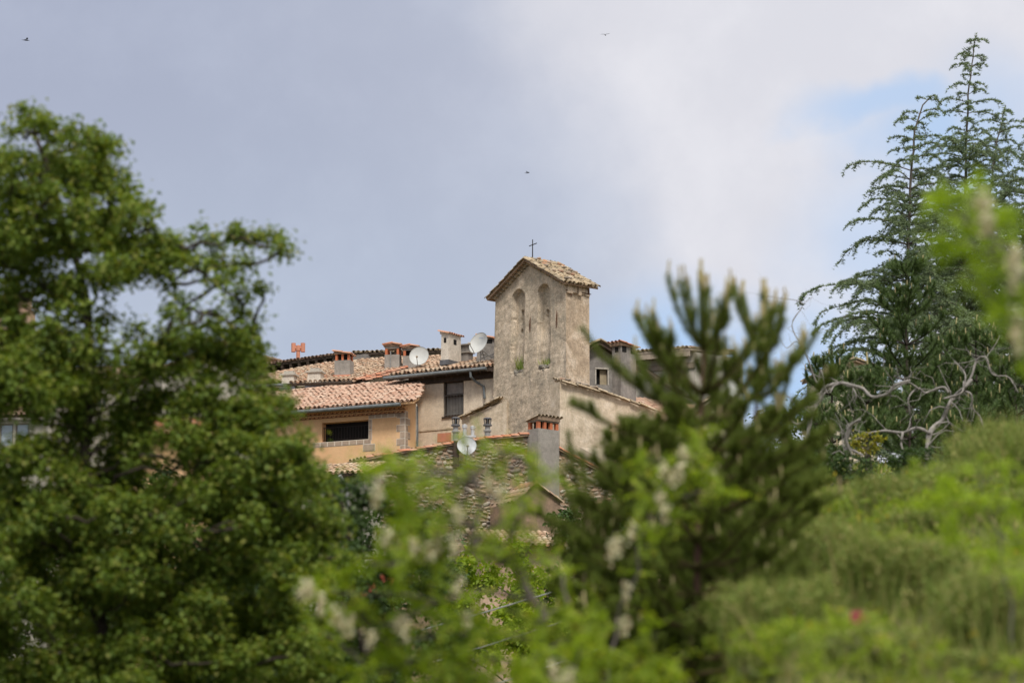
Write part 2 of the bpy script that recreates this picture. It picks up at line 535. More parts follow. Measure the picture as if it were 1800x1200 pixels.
def frames_mesh(name, tv, tf, P, A, S, N, scl, mat, parent=None, loc=None):
    """copies of a template (tv: (n,3), tf quads) placed in frames (A,S,N) at P as ONE mesh"""
    P, A, S, N = (np.asarray(q, dtype=float) for q in (P, A, S, N))
    scl = np.asarray(scl, dtype=float)
    if scl.ndim == 1:
        scl = np.repeat(scl[:, None], 3, axis=1)
    t = tv[None, :, :] * scl[:, None, :]
    vs = P[:, None, :] + t[..., 0:1] * A[:, None, :] + t[..., 1:2] * S[:, None, :] + t[..., 2:3] * N[:, None, :]
    n = len(tv)
    fs = tf[None, :, :] + (np.arange(len(P)) * n)[:, None, None]
    return np_mesh(name, vs.reshape(-1, 3), fs.reshape(-1, tf.shape[1]), mat, parent, loc=loc)


def tile_template(seg=6, r0=1.0, r1=0.84, L=1.0, th=0.14, flip=1):
    """half barrel, axis +y, width along x; unit radius and length"""
    v, f = [], []
    for (rr, y) in ((r0, 0.0), (r1, L), (r0 - th, 0.0), (r1 - th, L)):
        for i in range(seg + 1):
            a = math.pi * i / seg
            v.append((math.cos(a) * rr, y, math.sin(a) * rr * flip))
    k = seg + 1
    for i in range(seg):
        f.append((i, i + 1, k + i + 1, k + i))
        f.append((2 * k + i, 3 * k + i, 3 * k + i + 1, 2 * k + i + 1))
        f.append((i, 2 * k + i, 2 * k + i + 1, i + 1))
    return np.array(v, dtype=float), np.array(f, dtype=int)


TCOV = tile_template()
TGEN = tile_template(th=0.26)
TCAN = tile_template(flip=-1, r0=0.9, r1=1.0)


def inpoly(x, y, poly):
    c = False
    n = len(poly)
    for i in range(n):
        x1, y1 = poly[i]
        x2, y2 = poly[(i + 1) % n]
        if (y1 > y) != (y2 > y) and x < (x2 - x1) * (y - y1) / (y2 - y1) + x1:
            c = not c
    return c


def tiled_roof(name, o, a, s, poly, mat, parent, loc=None, pitch=0.21, expo=0.34, jit=1.0, slab=True, slabmat='mortar', thick=0.09):
    """tiles over the polygon (in a,s coordinates) of the plane through o; returns the tile object"""
    o, a, s = V(o), V(a).normalized(), V(s).normalized()
    n = a.cross(s).normalized()
    if n.z < 0:
        n = -n
    us = [p[0] for p in poly]
    ss = [p[1] for p in poly]
    data = {0: [], 1: []}
    col = 0
    u = min(us)
    while u <= max(us) + 1e-6:
        colj = random.uniform(-0.012, 0.012) * jit
        q = -0.02
        q = min(ss) - 0.03
        while q < max(ss):
            for kind in (0, 1):
                uu = u + (0 if kind == 0 else pitch / 2)
                if inpoly(uu, max(q, min(ss) + 0.01), poly):
                    q0_, q = q, min(q, max(ss) - 0.40)
                    ju = random.gauss(0, 0.008) * jit + colj
                    js = random.gauss(0, 0.018) * jit
                    yaw = random.gauss(0, 0.035) * jit
                    tilt = 0.045 + random.gauss(0, 0.012) * jit
                    aa = a * math.cos(yaw) + s * math.sin(yaw)
                    s2 = s * math.cos(yaw) - a * math.sin(yaw)
                    s2 = (s2 - n * tilt).normalized()
                    n2 = aa.cross(s2)
                    if n2.dot(n) < 0:
                        n2 = -n2
                    lift = 0.045 if kind == 0 else 0.075
                    p = o + a * (uu + ju) + s * (q + js) + n * (lift + abs(random.gauss(0, 0.008)) * jit)
                    data[kind].append((p, aa, s2, n2, (0.088 * random.uniform(0.94, 1.07), 0.44, 0.08)))
                    q = q0_
            q += expo
        u += pitch
    allP, allF = [], []
    vs_all, fs_all, base = [], [], 0
    for kind, T in ((0, TCOV), (1, TCAN)):
        if not data[kind]:
            continue
        P, A, S_, N_, sc_ = (np.array([list(d[i]) for d in data[kind]], dtype=float) for i in range(5))
        t = T[0][None] * sc_[:, None, :]
        vs = P[:, None] + t[..., 0:1] * A[:, None] + t[..., 1:2] * S_[:, None] + t[..., 2:3] * N_[:, None]
        k = len(T[0])
        fs = T[1][None] + (np.arange(len(P)) * k)[:, None, None] + base
        base += len(P) * k
        vs_all.append(vs.reshape(-1, 3))
        fs_all.append(fs.reshape(-1, 4))
    ob = np_mesh(name, np.concatenate(vs_all), np.concatenate(fs_all), mat, parent, loc=loc)
    if slab:
        mb = MB()
        pts = [o + a * p[0] + s * p[1] for p in poly]
        mb.prism([tuple(p) for p in pts], -n * thick)
        mb.build('roof_boards', slabmat, ob)
    return ob


def tile_line(name, pts, mat, parent, loc=None, r=0.095, L=0.36, up=(0, 0, 1), jit=1.0):
    """a course of cover tiles following a line, as on a verge, a ridge or a coping"""
    pts = [V(p) for p in pts]
    P, A, S_, N_, sc_ = [], [], [], [], []
    up = V(up)
    for p0, p1 in zip(pts[:-1], pts[1:]):
        d = p1 - p0
        n = max(1, int(round(d.length / L)))
        t = d.normalized()
        for i in range(n):
            a = t.cross(up).normalized()
            nn = a.cross(t).normalized()
            t2 = (t + a * random.gauss(0, 0.03) * jit - nn * 0.05).normalized()
            P.append(p0 + d * (i / n) + nn * random.gauss(0.0, 0.006) * jit)
            A.append(a)
            S_.append(t2)
            N_.append(nn)
            sc_.append((r, L * 1.2, r * 0.85))
    return frames_mesh(name, TCOV[0], TCOV[1], [list(p) for p in P], [list(p) for p in A], [list(p) for p in S_], [list(p) for p in N_], sc_, mat, parent, loc=loc)


def genoise(name, p0, p1, out, rows, mat, parent, loc=None, pitch=0.19, drop=0.12, step=0.13, fill='ochre_tile'):
    """rows of half-barrel tiles laid as corbels under an eave, upper row furthest out"""
    p0, p1, out = V(p0), V(p1), V(out).normalized()
    d = p1 - p0
    t = d.normalized()
    nn = t.cross(out)
    if nn.z < 0:
        nn = -nn
    P, A, S_, N_, sc_ = [], [], [], [], []
    for r in range(rows):
        n = int(d.length / pitch)
        for i in range(n + 1):
            b = p0 + t * (i * pitch + (pitch / 2 if r % 2 else 0)) - V((0, 0, drop * r))
            ext = step * (rows - r)
            P.append(list(b + out * ext + t * random.gauss(0, 0.006)))
            A.append(list(t))
            S_.append(list(-out))
            N_.append(list(nn))
            sc_.append((pitch * 0.48, ext + 0.05, 0.088))
    ob = frames_mesh(name, TGEN[0], TGEN[1], P, A, S_, N_, sc_, mat, parent, loc=loc)
    hb_ = MB()
    for r in range(rows):
        ext = step * (rows - r) - 0.06
        q0 = p0 - V((0, 0, drop * r)) + t * 0.01
        q1 = p1 - V((0, 0, drop * r)) - t * 0.01
        hb_.prism([tuple(q0 - out * 0.02), tuple(q1 - out * 0.02), tuple(q1 + out * ext), tuple(q0 + out * ext)], nn * 0.07)
    hb_.build('corbel_shade_fill', 'hollow_shade', ob)  # recessed fill whose dark colour stands in for shade in the hollows
    mb = MB()
    for r in range(rows):
        ext = step * (rows - r) - 0.012
        q0 = p0 - V((0, 0, drop * r)) + nn * 0.082
        q1 = p1 - V((0, 0, drop * r)) + nn * 0.082
        mb.prism([tuple(q0 - out * 0.02), tuple(q1 - out * 0.02), tuple(q1 + out * ext), tuple(q0 + out * ext)], nn * 0.035)
    mb.build('corbel_mortar', fill, ob)
    return ob


class House:
    def __init__(s, name, label, cat, face, base_z, group=None):
        s.F = face
        s.root = empty(name, (face.O.x, face.O.y, base_z), -face.f)
        s.dz = face.O.z - base_z
        tag(s.root, label, cat, group)
        s.bot = base_z - face.O.z

    def part(s, name, mb, mat, parent=None, smooth=False):
        if parent is None:
            return mb.build(name, mat, s.root, smooth, (0, 0, s.dz))
        return mb.build(name, mat, parent, smooth)

    def loc(s):
        return (0, 0, s.dz)

    def front(s, mb, u0, u1, z0, z1, holes=(), v=0.0, deep=0.28):
        """front skin with openings and their reveals"""
        us = sorted({u0, u1, *[h[0] for h in holes], *[h[1] for h in holes]})
        zs = sorted({z0, z1, *[h[2] for h in holes], *[h[3] for h in holes]})
        for i in range(len(us) - 1):
            for j in range(len(zs) - 1):
                cu, cz = (us[i] + us[i + 1]) / 2, (zs[j] + zs[j + 1]) / 2
                if any(h[0] < cu < h[1] and h[2] < cz < h[3] for h in holes):
                    continue
                mb.quad((us[i], v, zs[j]), (us[i + 1], v, zs[j]), (us[i + 1], v, zs[j + 1]), (us[i], v, zs[j + 1]))
        for (a, b, c, d) in holes:
            y = v + deep
            mb.quad((a, v, c), (a, v, d), (a, y, d), (a, y, c))
            mb.quad((b, v, c), (b, y, c), (b, y, d), (b, v, d))
            mb.quad((a, v, c), (a, y, c), (b, y, c), (b, v, c))
            mb.quad((a, v, d), (b, v, d), (b, y, d), (a, y, d))

    def shell(s, mb, u0, u1, zb, zf, zk, depth, v=0.0):
        """sides and back: front height zf, back height zk"""
        y = v + depth
        mb.quad((u0, v, zb), (u0, v, zf), (u0, y, zk), (u0, y, zb))
        mb.quad((u1, v, zb), (u1, y, zb), (u1, y, zk), (u1, v, zf))
        mb.quad((u0, y, zb), (u0, y, zk), (u1, y, zk), (u1, y, zb))

    def gutter(s, p0, p1, r=0.07):
        mb = MB()
        mb.tube([p0, p1], r, 10)
        g = s.part('gutter', mb, 'zinc', smooth=False)
        return g


def window_set(h, a, b, c, d, v, frame='shutter_grey', glass='window_glass', cols=2, rows=1, fw=0.06, parent=None):
    fm = MB()
    for (x0, x1, z0, z1) in ((a, a + fw, c, d), (b - fw, b, c, d), (a + fw, b - fw, c, c + fw), (a + fw, b - fw, d - fw, d)):
        fm.box(x0, x1, v - 0.03, v + 0.05, z0, z1)
    for i in range(1, cols):
        x = a + (b - a) * i / cols
        fm.box(x - fw / 2, x + fw / 2, v - 0.028, v + 0.048, c + fw, d - fw)
    for i in range(1, rows):
        z = c + (d - c) * i / rows
        fm.box(a + fw, b - fw, v - 0.026, v + 0.046, z - fw / 2, z + fw / 2)
    wf = h.part('window', fm, frame, parent)
    gm = MB()
    gm.box(a + fw * 0.5, b - fw * 0.5, v + 0.012, v + 0.022, c + fw * 0.5, d - fw * 0.5)
    gm.build('pane', glass, wf)
    return wf

# ------------------------------------------------------------------ terrain
LY = [-400, -60, 0, 20, 45, 100, 140, 165, 178, 200, 230, 400, 900, 2500, 9000]
LZ = [-6, -3, -1.6, -0.5, 2.2, 8, 12.5, 15.5, 18, 28.5, 29.5, 14, -20, -60, -60]
RY = [-400, -60, 0, 14, 25, 48, 54, 68, 88, 120, 150, 205, 300, 700, 2500, 9000]
RZ = [-6, -3, -1.6, -0.2, 2.1, 6.7, 6.9, 8.3, 11.9, 17.5, 22.0, 30.5, 22, -10, -60, -60]


def ground(x, y):
    s = x / max(y, 12.0)
    t = min(1, max(0, (s - 0.019) / 0.047))
    t = t * t * (3 - 2 * t)
    a = np.interp(y, LY, LZ)
    b = np.interp(y, RY, RZ)
    t2 = min(1, max(0, (s - 0.078) / 0.035))
    b += 0.22 * t2 * t2 * (3 - 2 * t2) * math.exp(-((y - 47) / 13.0) ** 2)
    return float(a * (1 - t) + b * t + 0.10 * math.sin(x * 1.7 + y * 0.6) * min(1, max(0, y) / 20) + 0.08 * math.sin(x * 0.7 - y * 1.1))


def axis(segs):
    out = []
    for a, b, n in segs:
        out += list(np.linspace(a, b, n, endpoint=False))
    return out + [segs[-1][1]]


gx = axis([(-3000, -300, 12), (-300, -40, 20), (-40, -8, 24), (-8, 14, 74), (14, 60, 30), (60, 300, 16), (300, 3000, 12)])
gy = axis([(-400, 0, 12), (0, 14, 14), (14, 44, 90), (44, 200, 90), (200, 420, 22), (420, 2500, 20), (2500, 9000, 8)])
gv = np.array([(x, y, ground(x, y)) for y in gy for x in gx])
nx = len(gx)
gf = np.array([(j * nx + i, j * nx + i + 1, (j + 1) * nx + i + 1, (j + 1) * nx + i) for j in range(len(gy) - 1) for i in range(nx - 1)])
tag(np_mesh('ground', gv, gf, 'ground_earth', smooth=True), kind='structure')


# ------------------------------------------------------------------ shared builders
def poly_wall(mb, pts_uz, v0, thick, holes=()):
    """gabled wall: polygon in (u, z) extruded along v"""
    mb.prism([(u, v0, z) for u, z in pts_uz], (0, thick, 0))


def chimney_at(h, px, pytop, pybot, v, wu, wv, yaw, mat, parent=None, taper=0.0, name='chimney'):
    """box stack whose front centre stands at the pixel; returns (object, height)"""
    u, zt = h.F.uz(px, pytop, v)
    _, zb = h.F.uz(px, pybot, v)
    H = zt - zb
    mb = MB()
    a, b = wu / 2, wv / 2
    t = taper
    mb.add([(-a - t, -b - t, 0), (a + t, -b - t, 0), (a + t, b + t, 0), (-a - t, b + t, 0), (-a, -b, H), (a, -b, H), (a, b, H), (-a, b, H)],
           [(0, 1, 5, 4), (1, 2, 6, 5), (2, 3, 7, 6), (3, 0, 4, 7), (4, 5, 6, 7), (3, 2, 1, 0)])
    ob = mb.build(name, mat, h.root, loc=(u, v, zb + h.dz))
    ob.rotation_euler = (0, 0, math.radians(yaw))
    return ob, H


def cap_tiles(ob, z, wu, wv, axis='x', mat='red_tile', slope=0.25, ridge=False, over=0.09, fill='mortar'):
    """small tiled hat: one slope or two, tiles running down it"""
    P, A, S_, N_, sc_ = [], [], [], [], []
    if axis == 'x':      # slope falls towards +x
        L, Wd, S0, A0 = wu, wv, V((1, 0, 0)), V((0, 1, 0))
    elif axis == '-x':
        L, Wd, S0, A0 = wu, wv, V((-1, 0, 0)), V((0, 1, 0))
    elif axis == '-y':
        L, Wd, S0, A0 = wv, wu, V((0, -1, 0)), V((1, 0, 0))
    else:
        L, Wd, S0, A0 = wv, wu, V((0, 1, 0)), V((1, 0, 0))
    dirs = [(S0, -1)] if not ridge else [(S0, 0), (-S0, 0)]
    for d, full in dirs:
        run = (L + 2 * over) if full else (L / 2 + over)
        start = -d * (L / 2 + over) if full else V((0, 0, 0))
        down = (d - V((0, 0, slope))).normalized()
        n = A0.cross(down)
        if n.z < 0:
            n = -n
        ln = run * math.sqrt(1 + slope * slope)
        nrow = max(1, round(ln / 0.38))
        ncol = max(2, round((Wd + 2 * over) / 0.17))
        for i in range(ncol):
            for r in range(nrow):
                w_ = -(Wd / 2 + over * 0.6) + (Wd + 1.2 * over) * i / (ncol - 1)
                q = start + A0 * (w_ + random.gauss(0, 0.006)) + down * (ln * (r + 1) / nrow) + n * (0.03 + 0.012 * (nrow - r) + random.gauss(0, 0.005))
                q = q + V((0, 0, z + slope * (L / 2 + over if full else L / 2 + over)))
                P.append(list(q)); A.append(list(A0)); S_.append(list(-down)); N_.append(list(n))
                sc_.append((0.088, ln / nrow * 1.12, 0.07))
    c = frames_mesh('cap_tiles', TCOV[0], TCOV[1], P, A, S_, N_, sc_, mat, ob)
    mb = MB()
    top = slope * (L + 2 * over) if not ridge else slope * (L / 2 + over)
    e = L / 2 + over * 0.6
    wd = Wd / 2 + over * 0.5
    def pt(s_, w_, zz):
        q = S0 * s_ + A0 * w_
        return (q.x, q.y, z + zz)
    if ridge:
        prof = [(-e, -0.02), (e, -0.02), (e, 0.015), (0, top), (-e, 0.015)]
    else:
        prof = [(-e, -0.02), (e, -0.02), (e, 0.015), (-e, top)]
    q = S0 * 0 + A0 * (2 * wd)
    mb.prism([pt(s_, -wd, zz) for s_, zz in prof], (q.x, q.y, 0))
    mb.build('cap_mortar', fill, c)
    return c


def posts(ob, z, wu, wv, hgt, nu=2, nv=2, size=0.09, mat='brick_post', lid=True, lidmat='concrete_grey', inner=True):
    xs = [-wu / 2 + size / 2 + (wu - size) * i / (nu - 1) for i in range(nu)]
    ys = [-wv / 2 + size / 2 + (wv - size) * i / (nv - 1) for i in range(nv)]
    for i, x in enumerate(xs):
        for j, y in enumerate(ys):
            if 0 < i < nu - 1 and 0 < j < nv - 1:
                continue
            MB().box(x - size / 2, x + size / 2, y - size / 2, y + size / 2, z, z + hgt, jit=0.004).build('brick_post', mat, ob)
    if inner:
        MB().box(-wu / 2 + size * 1.3, wu / 2 - size * 1.3, -wv / 2 + size * 1.3, wv / 2 - size * 1.3, z, z + hgt).build('flue', 'inside_dark', ob)
    if lid:
        MB().box(-wu / 2 - 0.01, wu / 2 + 0.01, -wv / 2 - 0.01, wv / 2 + 0.01, z + hgt, z + hgt + 0.1).build('lintel', lidmat, ob)
        return z + hgt + 0.1
    return z + hgt


_st = []
for k in range(5):
    rr = np.random.default_rng(50 + k)
    vs, fs = [], []
    seg, rings = 8, 4
    for j in range(rings + 1):
        ph = -math.pi / 2 + math.pi * j / rings
        for i in range(seg):
            th = 2 * math.pi * i / seg
            cx, sx_, cp, sp = math.cos(th), math.sin(th), math.cos(ph), math.sin(ph)
            e = 0.55
            f = lambda q: math.copysign(abs(q) ** e, q)
            jit = 1 + rr.uniform(-0.16, 0.16)
            # blocky ellipsoid: x width, y depth, z height
            vs.append((f(cx) * f(cp) * jit, f(sp) * jit, f(sx_) * f(cp) * jit))
    for j in range(rings):
        for i in range(seg):
            fs.append((j * seg + i, j * seg + (i + 1) % seg, (j + 1) * seg + (i + 1) % seg, (j + 1) * seg + i))
    _st.append((np.array(vs), np.array(fs)))


def rubble(name, poly, v0, mat, parent, size=1.0, loc=None, clip=None):
    """field stones bedded in the mortar of a wall, as real stones"""
    zs = [p[1] for p in poly]
    us = [p[0] for p in poly]
    allv, allf, base = [], [], 0
    z = min(zs)
    if clip is not None:
        z = max(z, clip)
    while z < max(zs):
        rh = random.uniform(0.07, 0.19) * size
        u = min(us) + random.uniform(0, 0.2)
        while u < max(us):
            w_ = rh * random.uniform(0.8, 3.2)
            cu, cz = u + w_ / 2, z + rh / 2 + random.uniform(-0.045, 0.045)
            if inpoly(cu, cz + rh * 0.3, poly) and random.random() > 0.14:
                tv, tf = random.choice(_st)
                k = random.choice((-1, 1))
                sc_ = np.array([w_ * 0.46 * k, 0.028 + 0.02 * random.random(), rh * random.uniform(0.32, 0.52)])
                an = random.gauss(0, 0.2)
                q = tv * sc_
                x = q[:, 0] * math.cos(an) - q[:, 2] * math.sin(an)
                zz = q[:, 0] * math.sin(an) + q[:, 2] * math.cos(an)
                vv = np.stack([x + cu, q[:, 1] + v0 + random.uniform(-0.012, 0.02), zz + cz], axis=1)
                allv.append(vv)
                allf.append(tf + base)
                base += len(tv)
            u += w_
        z += rh
    return np_mesh(name, np.concatenate(allv), np.concatenate(allf), mat, parent, loc=loc)


# ================================================================== 1 the belfry
FB = Face(995, 600, 180.0, 49)
B = House('belfry', 'tall weathered bell gable with two blind arched recesses, tiled gable roof and iron cross', 'belfry', FB, 17.0)
uL, _ = FB.uz(871, 560)
uA, zA = FB.uz(931, 461)
_, zL = FB.uz(871, 523)
_, zR = FB.uz(995, 499)
zE = (zL + zR) / 2
T = FB.vz(1036, 560)[0]
pan = []
for (x0, x1, yt, yb, xm) in ((900, 922, 509, 650, 911), (945, 967, 500, 642, 956)):
    a0, _ = FB.uz(x0, 580)
    a1, _ = FB.uz(x1, 580)
    _, zt = FB.uz(xm, yt)
    _, zb = FB.uz(xm, yb)
    pan.append((a0, a1, zb, zt))
print('belfry W %.2f T %.2f apex u %.2f z %.2f eave L %.2f R %.2f' % (-uL, T, uA, zA, zL, zR), pan)
slits = []
for (px, y0, y1, hw) in ((918, 546, 568, 0.07), (962.5, 545, 558, 0.08), (918, 579, 585, 0.055)):
    u, z1 = FB.uz(px, y0, 0.26)
    _, z0 = FB.uz(px, y1, 0.26)
    slits.append((u, z0, z1, hw))


def sm(x, a, b):
    t = np.clip((x - a) / (b - a), 0, 1)
    return t * t * (3 - 2 * t)


def vnoise(x, y, seed):
    r = np.random.default_rng(seed)
    out = np.zeros_like(x)
    for o in range(5):
        f = 1.7 * 2 ** o
        for k in range(4):
            an, ph = r.uniform(0, 2 * math.pi), r.uniform(0, 2 * math.pi)
            out += np.sin((x * math.cos(an) + y * math.sin(an)) * f * r.uniform(0.7, 1.3) + ph) / (2 ** (o * 0.75)) / 4
    return out


zbot = B.bot
ncol = 150
uu = np.linspace(uL, 0, ncol + 1)
nrow_top = 190
ztop = np.where(uu < uA, zE + (zA - zE) * (uu - uL) / (uA - uL), zA + (zE - zA) * (uu - uA) / (0 - uA))
zlow = -4.6
tt = np.linspace(0, 1, nrow_top + 1)
U, TT = np.meshgrid(uu, tt)
ZT = np.tile(ztop, (nrow_top + 1, 1))
Zg = zlow + TT * (ZT - zlow)
depth = np.zeros_like(U)
for (a0, a1, z0, z1) in pan:
    r = (a1 - a0) / 2
    c = (a0 + a1) / 2
    wob_ = 0.02 * vnoise(U * 2, Zg * 2, 5)
    inside = (np.abs(U - c) < r + wob_) & (Zg > z0) & (Zg < z1 - r)
    arch = ((U - c) ** 2 + ((Zg - (z1 - r)) * 1.0) ** 2 < (r + wob_) ** 2) & (Zg >= z1 - r)
    lowfade = 0.26 - 0.08 * sm(Zg, z0 + 1.6, z0 + 1.0)
    depth = np.where(inside | arch, lowfade, depth)
    # rounded ledge of broken stone under the recess
    led = (np.abs(U - c) < r * 0.95) & (Zg <= z0) & (Zg > z0 - 0.16)
    depth = np.where(led, 0.05, depth)
edgew = sm(U, uL, uL + 0.15) * (1 - sm(U, -0.15, 0.0))
depth = depth + 0.016 * vnoise(U, Zg, 3) * edgew
depth = np.where((np.abs(U - 0) > 0.1), depth + 0.006 * vnoise(U * 6, Zg * 6, 9) * edgew, depth)
for (u, z0, z1, hw) in slits:
    hole = (np.abs(U - u - 0.02 * np.sin(Zg * 9)) < hw) & (Zg > z0) & (Zg < z1)
    depth = np.where(hole, 0.9, depth)
Ub = np.where(Zg < 1.6, U * (1 + 0.010 * (1.6 - Zg)), U)
fv = np.stack([Ub.ravel(), depth.ravel(), Zg.ravel()], axis=1)
n1 = ncol + 1
ff = np.array([(j * n1 + i, j * n1 + i + 1, (j + 1) * n1 + i + 1, (j + 1) * n1 + i) for j in range(nrow_top) for i in range(ncol)])
np_mesh('front_wall', fv, ff, 'belfry_plaster', B.root, loc=B.loc())
mb = MB()
uLb = uL * (1 + 0.010 * (1.6 - zlow))
mb.quad((uLb, 0, zlow), (uLb, T, zlow), (uL, T, zE), (uL, 0, zE))
mb.quad((uLb, T, zlow), (0, T, zlow), (0, T, zE), (uL, T, zE))
mb.poly([(uL, T, zE), (0, T, zE), (uA, T, zA)])
mb.quad((uLb * 1.0, 0.0, zbot), (0, 0.0, zbot), (0, 0, zlow), (uLb, 0, zlow))
mb.quad((uLb, 0, zbot), (uLb, 0, zlow), (uLb, T, zlow), (uLb, T, zbot))
B.part('side_wall', mb, 'belfry_plaster')
# right return: fine grid with a worn face, ragged cornice at the head
ns, nz_ = 44, 200
SV, SZ = np.meshgrid(np.linspace(0, T, ns + 1), np.linspace(zbot, zE, nz_ + 1))
ed = sm(SV, 0, 0.12) * (1 - sm(SV, T - 0.12, T))
SU = (0.012 * vnoise(SV * 1.3, SZ, 21) - 0.02) * ed
sv = np.stack([SU.ravel(), SV.ravel(), SZ.ravel()], axis=1)
n2 = ns + 1
sf = np.array([(j * n2 + i, j * n2 + i + 1, (j + 1) * n2 + i + 1, (j + 1) * n2 + i) for j in range(nz_) for i in range(ns)])
np_mesh('return_wall', sv, sf, 'belfry_side_plaster', B.root, loc=B.loc())
# roof: two tiled slopes, ridge runs along v
OV, EV = 0.27, 0.25
mR = (zA - zE) / (0 - uA)
mL = (zA - zE) / (uA - uL)
lenR = math.hypot(0 - uA + EV, mR * (0 - uA + EV))
lenL = math.hypot(uA - uL + EV, mL * (uA - uL + EV))
up = 0.10
rr_ = tiled_roof('roof', (EV, -OV, zE + up - mR * EV), (0, 1, 0), (-1, 0, mR), [(0, 0), (T + 2 * OV, 0), (T + 2 * OV, lenR), (0, lenR)], 'old_tile', B.root, B.loc(), jit=1.3, pitch=0.2, thick=0.07)
rl_ = tiled_roof('roof', (uL - EV, -OV, zE + up - mL * EV), (0, 1, 0), (1, 0, mL), [(0, 0), (T + 2 * OV, 0), (T + 2 * OV, lenL), (0, lenL)], 'old_tile', B.root, B.loc(), jit=1.2, pitch=0.2, thick=0.07)
tile_line('ridge_tiles', [(uA, -OV, zA + up + 0.04), (uA, T + OV - 0.1, zA + up + 0.04)], 'old_tile', rr_, r=0.11, up=(0, 0, 1), jit=0.7)
for (x, sl) in ((EV, mR), ):
    pass
# loose stones weighing the tiles down
mb_v, mb_f, bs_ = [], [], 0
for k in range(15):
    q = random.uniform(0.1, lenR - 0.15)
    c_ = q / lenR
    uu_, vv_ = EV + (uA - EV) * c_, random.uniform(-OV + 0.1, T + OV - 0.1)
    zz_ = zE + up - mR * EV + mR * (EV - uu_) + 0.16
    tv, tf = random.choice(_st)
    s_ = np.array([random.uniform(0.06, 0.11), random.uniform(0.06, 0.1), random.uniform(0.04, 0.07)])
    mb_v.append(tv * s_ + np.array([uu_, vv_, zz_])); mb_f.append(tf + bs_); bs_ += len(tv)
np_mesh('stonework', np.concatenate(mb_v), np.concatenate(mb_f), 'rubble_stone', rr_)
# raking corbel tiles under the gable
for (u0, u1, z0, z1) in ((uL + 0.0, uA, zE, zA), (uA, 0.0, zA, zE)):
    for row, (dz_, ext) in enumerate(((0.0, 0.24), (-0.11, 0.13))):
        P, A, S_, N_, sc_ = [], [], [], [], []
        d = V((u1 - u0, 0, z1 - z0))
        n = int(d.length / 0.21)
        t = d.normalized()
        nn = V((-t.z, 0, t.x))
        for i in range(n + 1):
            b = V((u0, 0, z0)) + t * (0.05 + (i + 0.5 * (row % 2)) * 0.21) + V((0, 0, dz_))
            P.append((b.x, -ext + random.gauss(0, 0.012), b.z)); A.append(list(t)); S_.append((0, 1, 0)); N_.append(list(nn)); sc_.append((0.098, ext + 0.03, 0.09))
        g_ = frames_mesh('corbel_tiles', TCOV[0], TCOV[1], P, A, S_, N_, sc_, 'old_tile', B.root, loc=B.loc())
        g2 = MB()
        q0, q1 = V((u0, 0.02, z0 + dz_)) + nn * 0.082, V((u1, 0.02, z1 + dz_)) + nn * 0.082
        g2.prism([tuple(q0), tuple(q1), tuple(q1 + V((0, -ext, 0))), tuple(q0 + V((0, -ext, 0)))], nn * 0.03)
        g2.build('corbel_mortar', 'belfry_side_plaster', g_)
# cornice stones at the head of the return
mb = MB()
v_ = 0.02
while v_ < T - 0.1:
    wv_ = random.uniform(0.16, 0.3)
    mb.box(0.0, random.uniform(0.03, 0.12), v_, min(T, v_ + wv_ - 0.02), zE - 0.42 + random.uniform(0, 0.1), zE - 0.02 + random.uniform(-0.04, 0.0), jit=0.018)
    v_ += wv_
B.part('cornice', mb, 'belfry_side_plaster')
# iron ties
mb = MB()
va, za = FB.vz(1003, 512, 0.0)
mb.tube([(0.05, -0.05 + va * 0, za + 0.02), (0.05, T + 0.05, za + 0.0)], 0.018, 6)
mb.tube([(0.06, 0.18, za + 0.16), (0.07, 0.24, za + 0.05), (0.06, 0.17, za - 0.06), (0.06, 0.25, za - 0.2)], 0.02, 6)
mb.tube([(0.06, T - 0.12, za + 0.2), (0.06, T - 0.06, za)], 0.02, 6)
B.part('iron_tie', mb, 'rust')
for (px, y0, y1) in ((932, 557, 584), (979, 545, 576)):
    u, z1 = FB.uz(px, y0)
    _, z0 = FB.uz(px, y1)
    mb = MB()
    mb.tube([(u, -0.02, z0), (u + 0.01, -0.03, (z0 + z1) / 2), (u + 0.02, -0.02, z1)], [0.012, 0.03, 0.01], 6)
    B.part('iron_tie', mb, 'rust')
# cross
uc, zc = FB.uz(936, 455, 0.15)
_, zct = FB.uz(936, 421, 0.15)
_, zca = FB.uz(936, 430, 0.15)
mb = MB()
mb.tube([(uc, 0.15, zc - 0.25), (uc + 0.01, 0.15, zct)], [0.026, 0.018], 8)
mb.tube([(uc - 0.17 / 0.85, 0.15 - 0.0, zca - 0.03), (uc + 0.26, 0.15, zca + 0.02)], 0.019, 8)
B.part('cross', mb, 'iron')
# broken stone ledges and weeds in the recesses
for (a0, a1, z0, z1) in pan:
    vv, fv_, b_ = [], [], 0
    for k in range(16):
        tv, tf = random.choice(_st)
        s_ = np.array([random.uniform(0.06, 0.15), 0.05, random.uniform(0.04, 0.09)])
        vv.append(tv * s_ + np.array([random.uniform(a0 + 0.05, a1 - 0.05), random.uniform(0.0, 0.14), z0 - random.uniform(-0.02, 0.26)]))
        fv_.append(tf + b_); b_ += len(tv)
    np_mesh('stonework', np.concatenate(vv), np.concatenate(fv_), 'pale_stone', B.root, loc=B.loc())


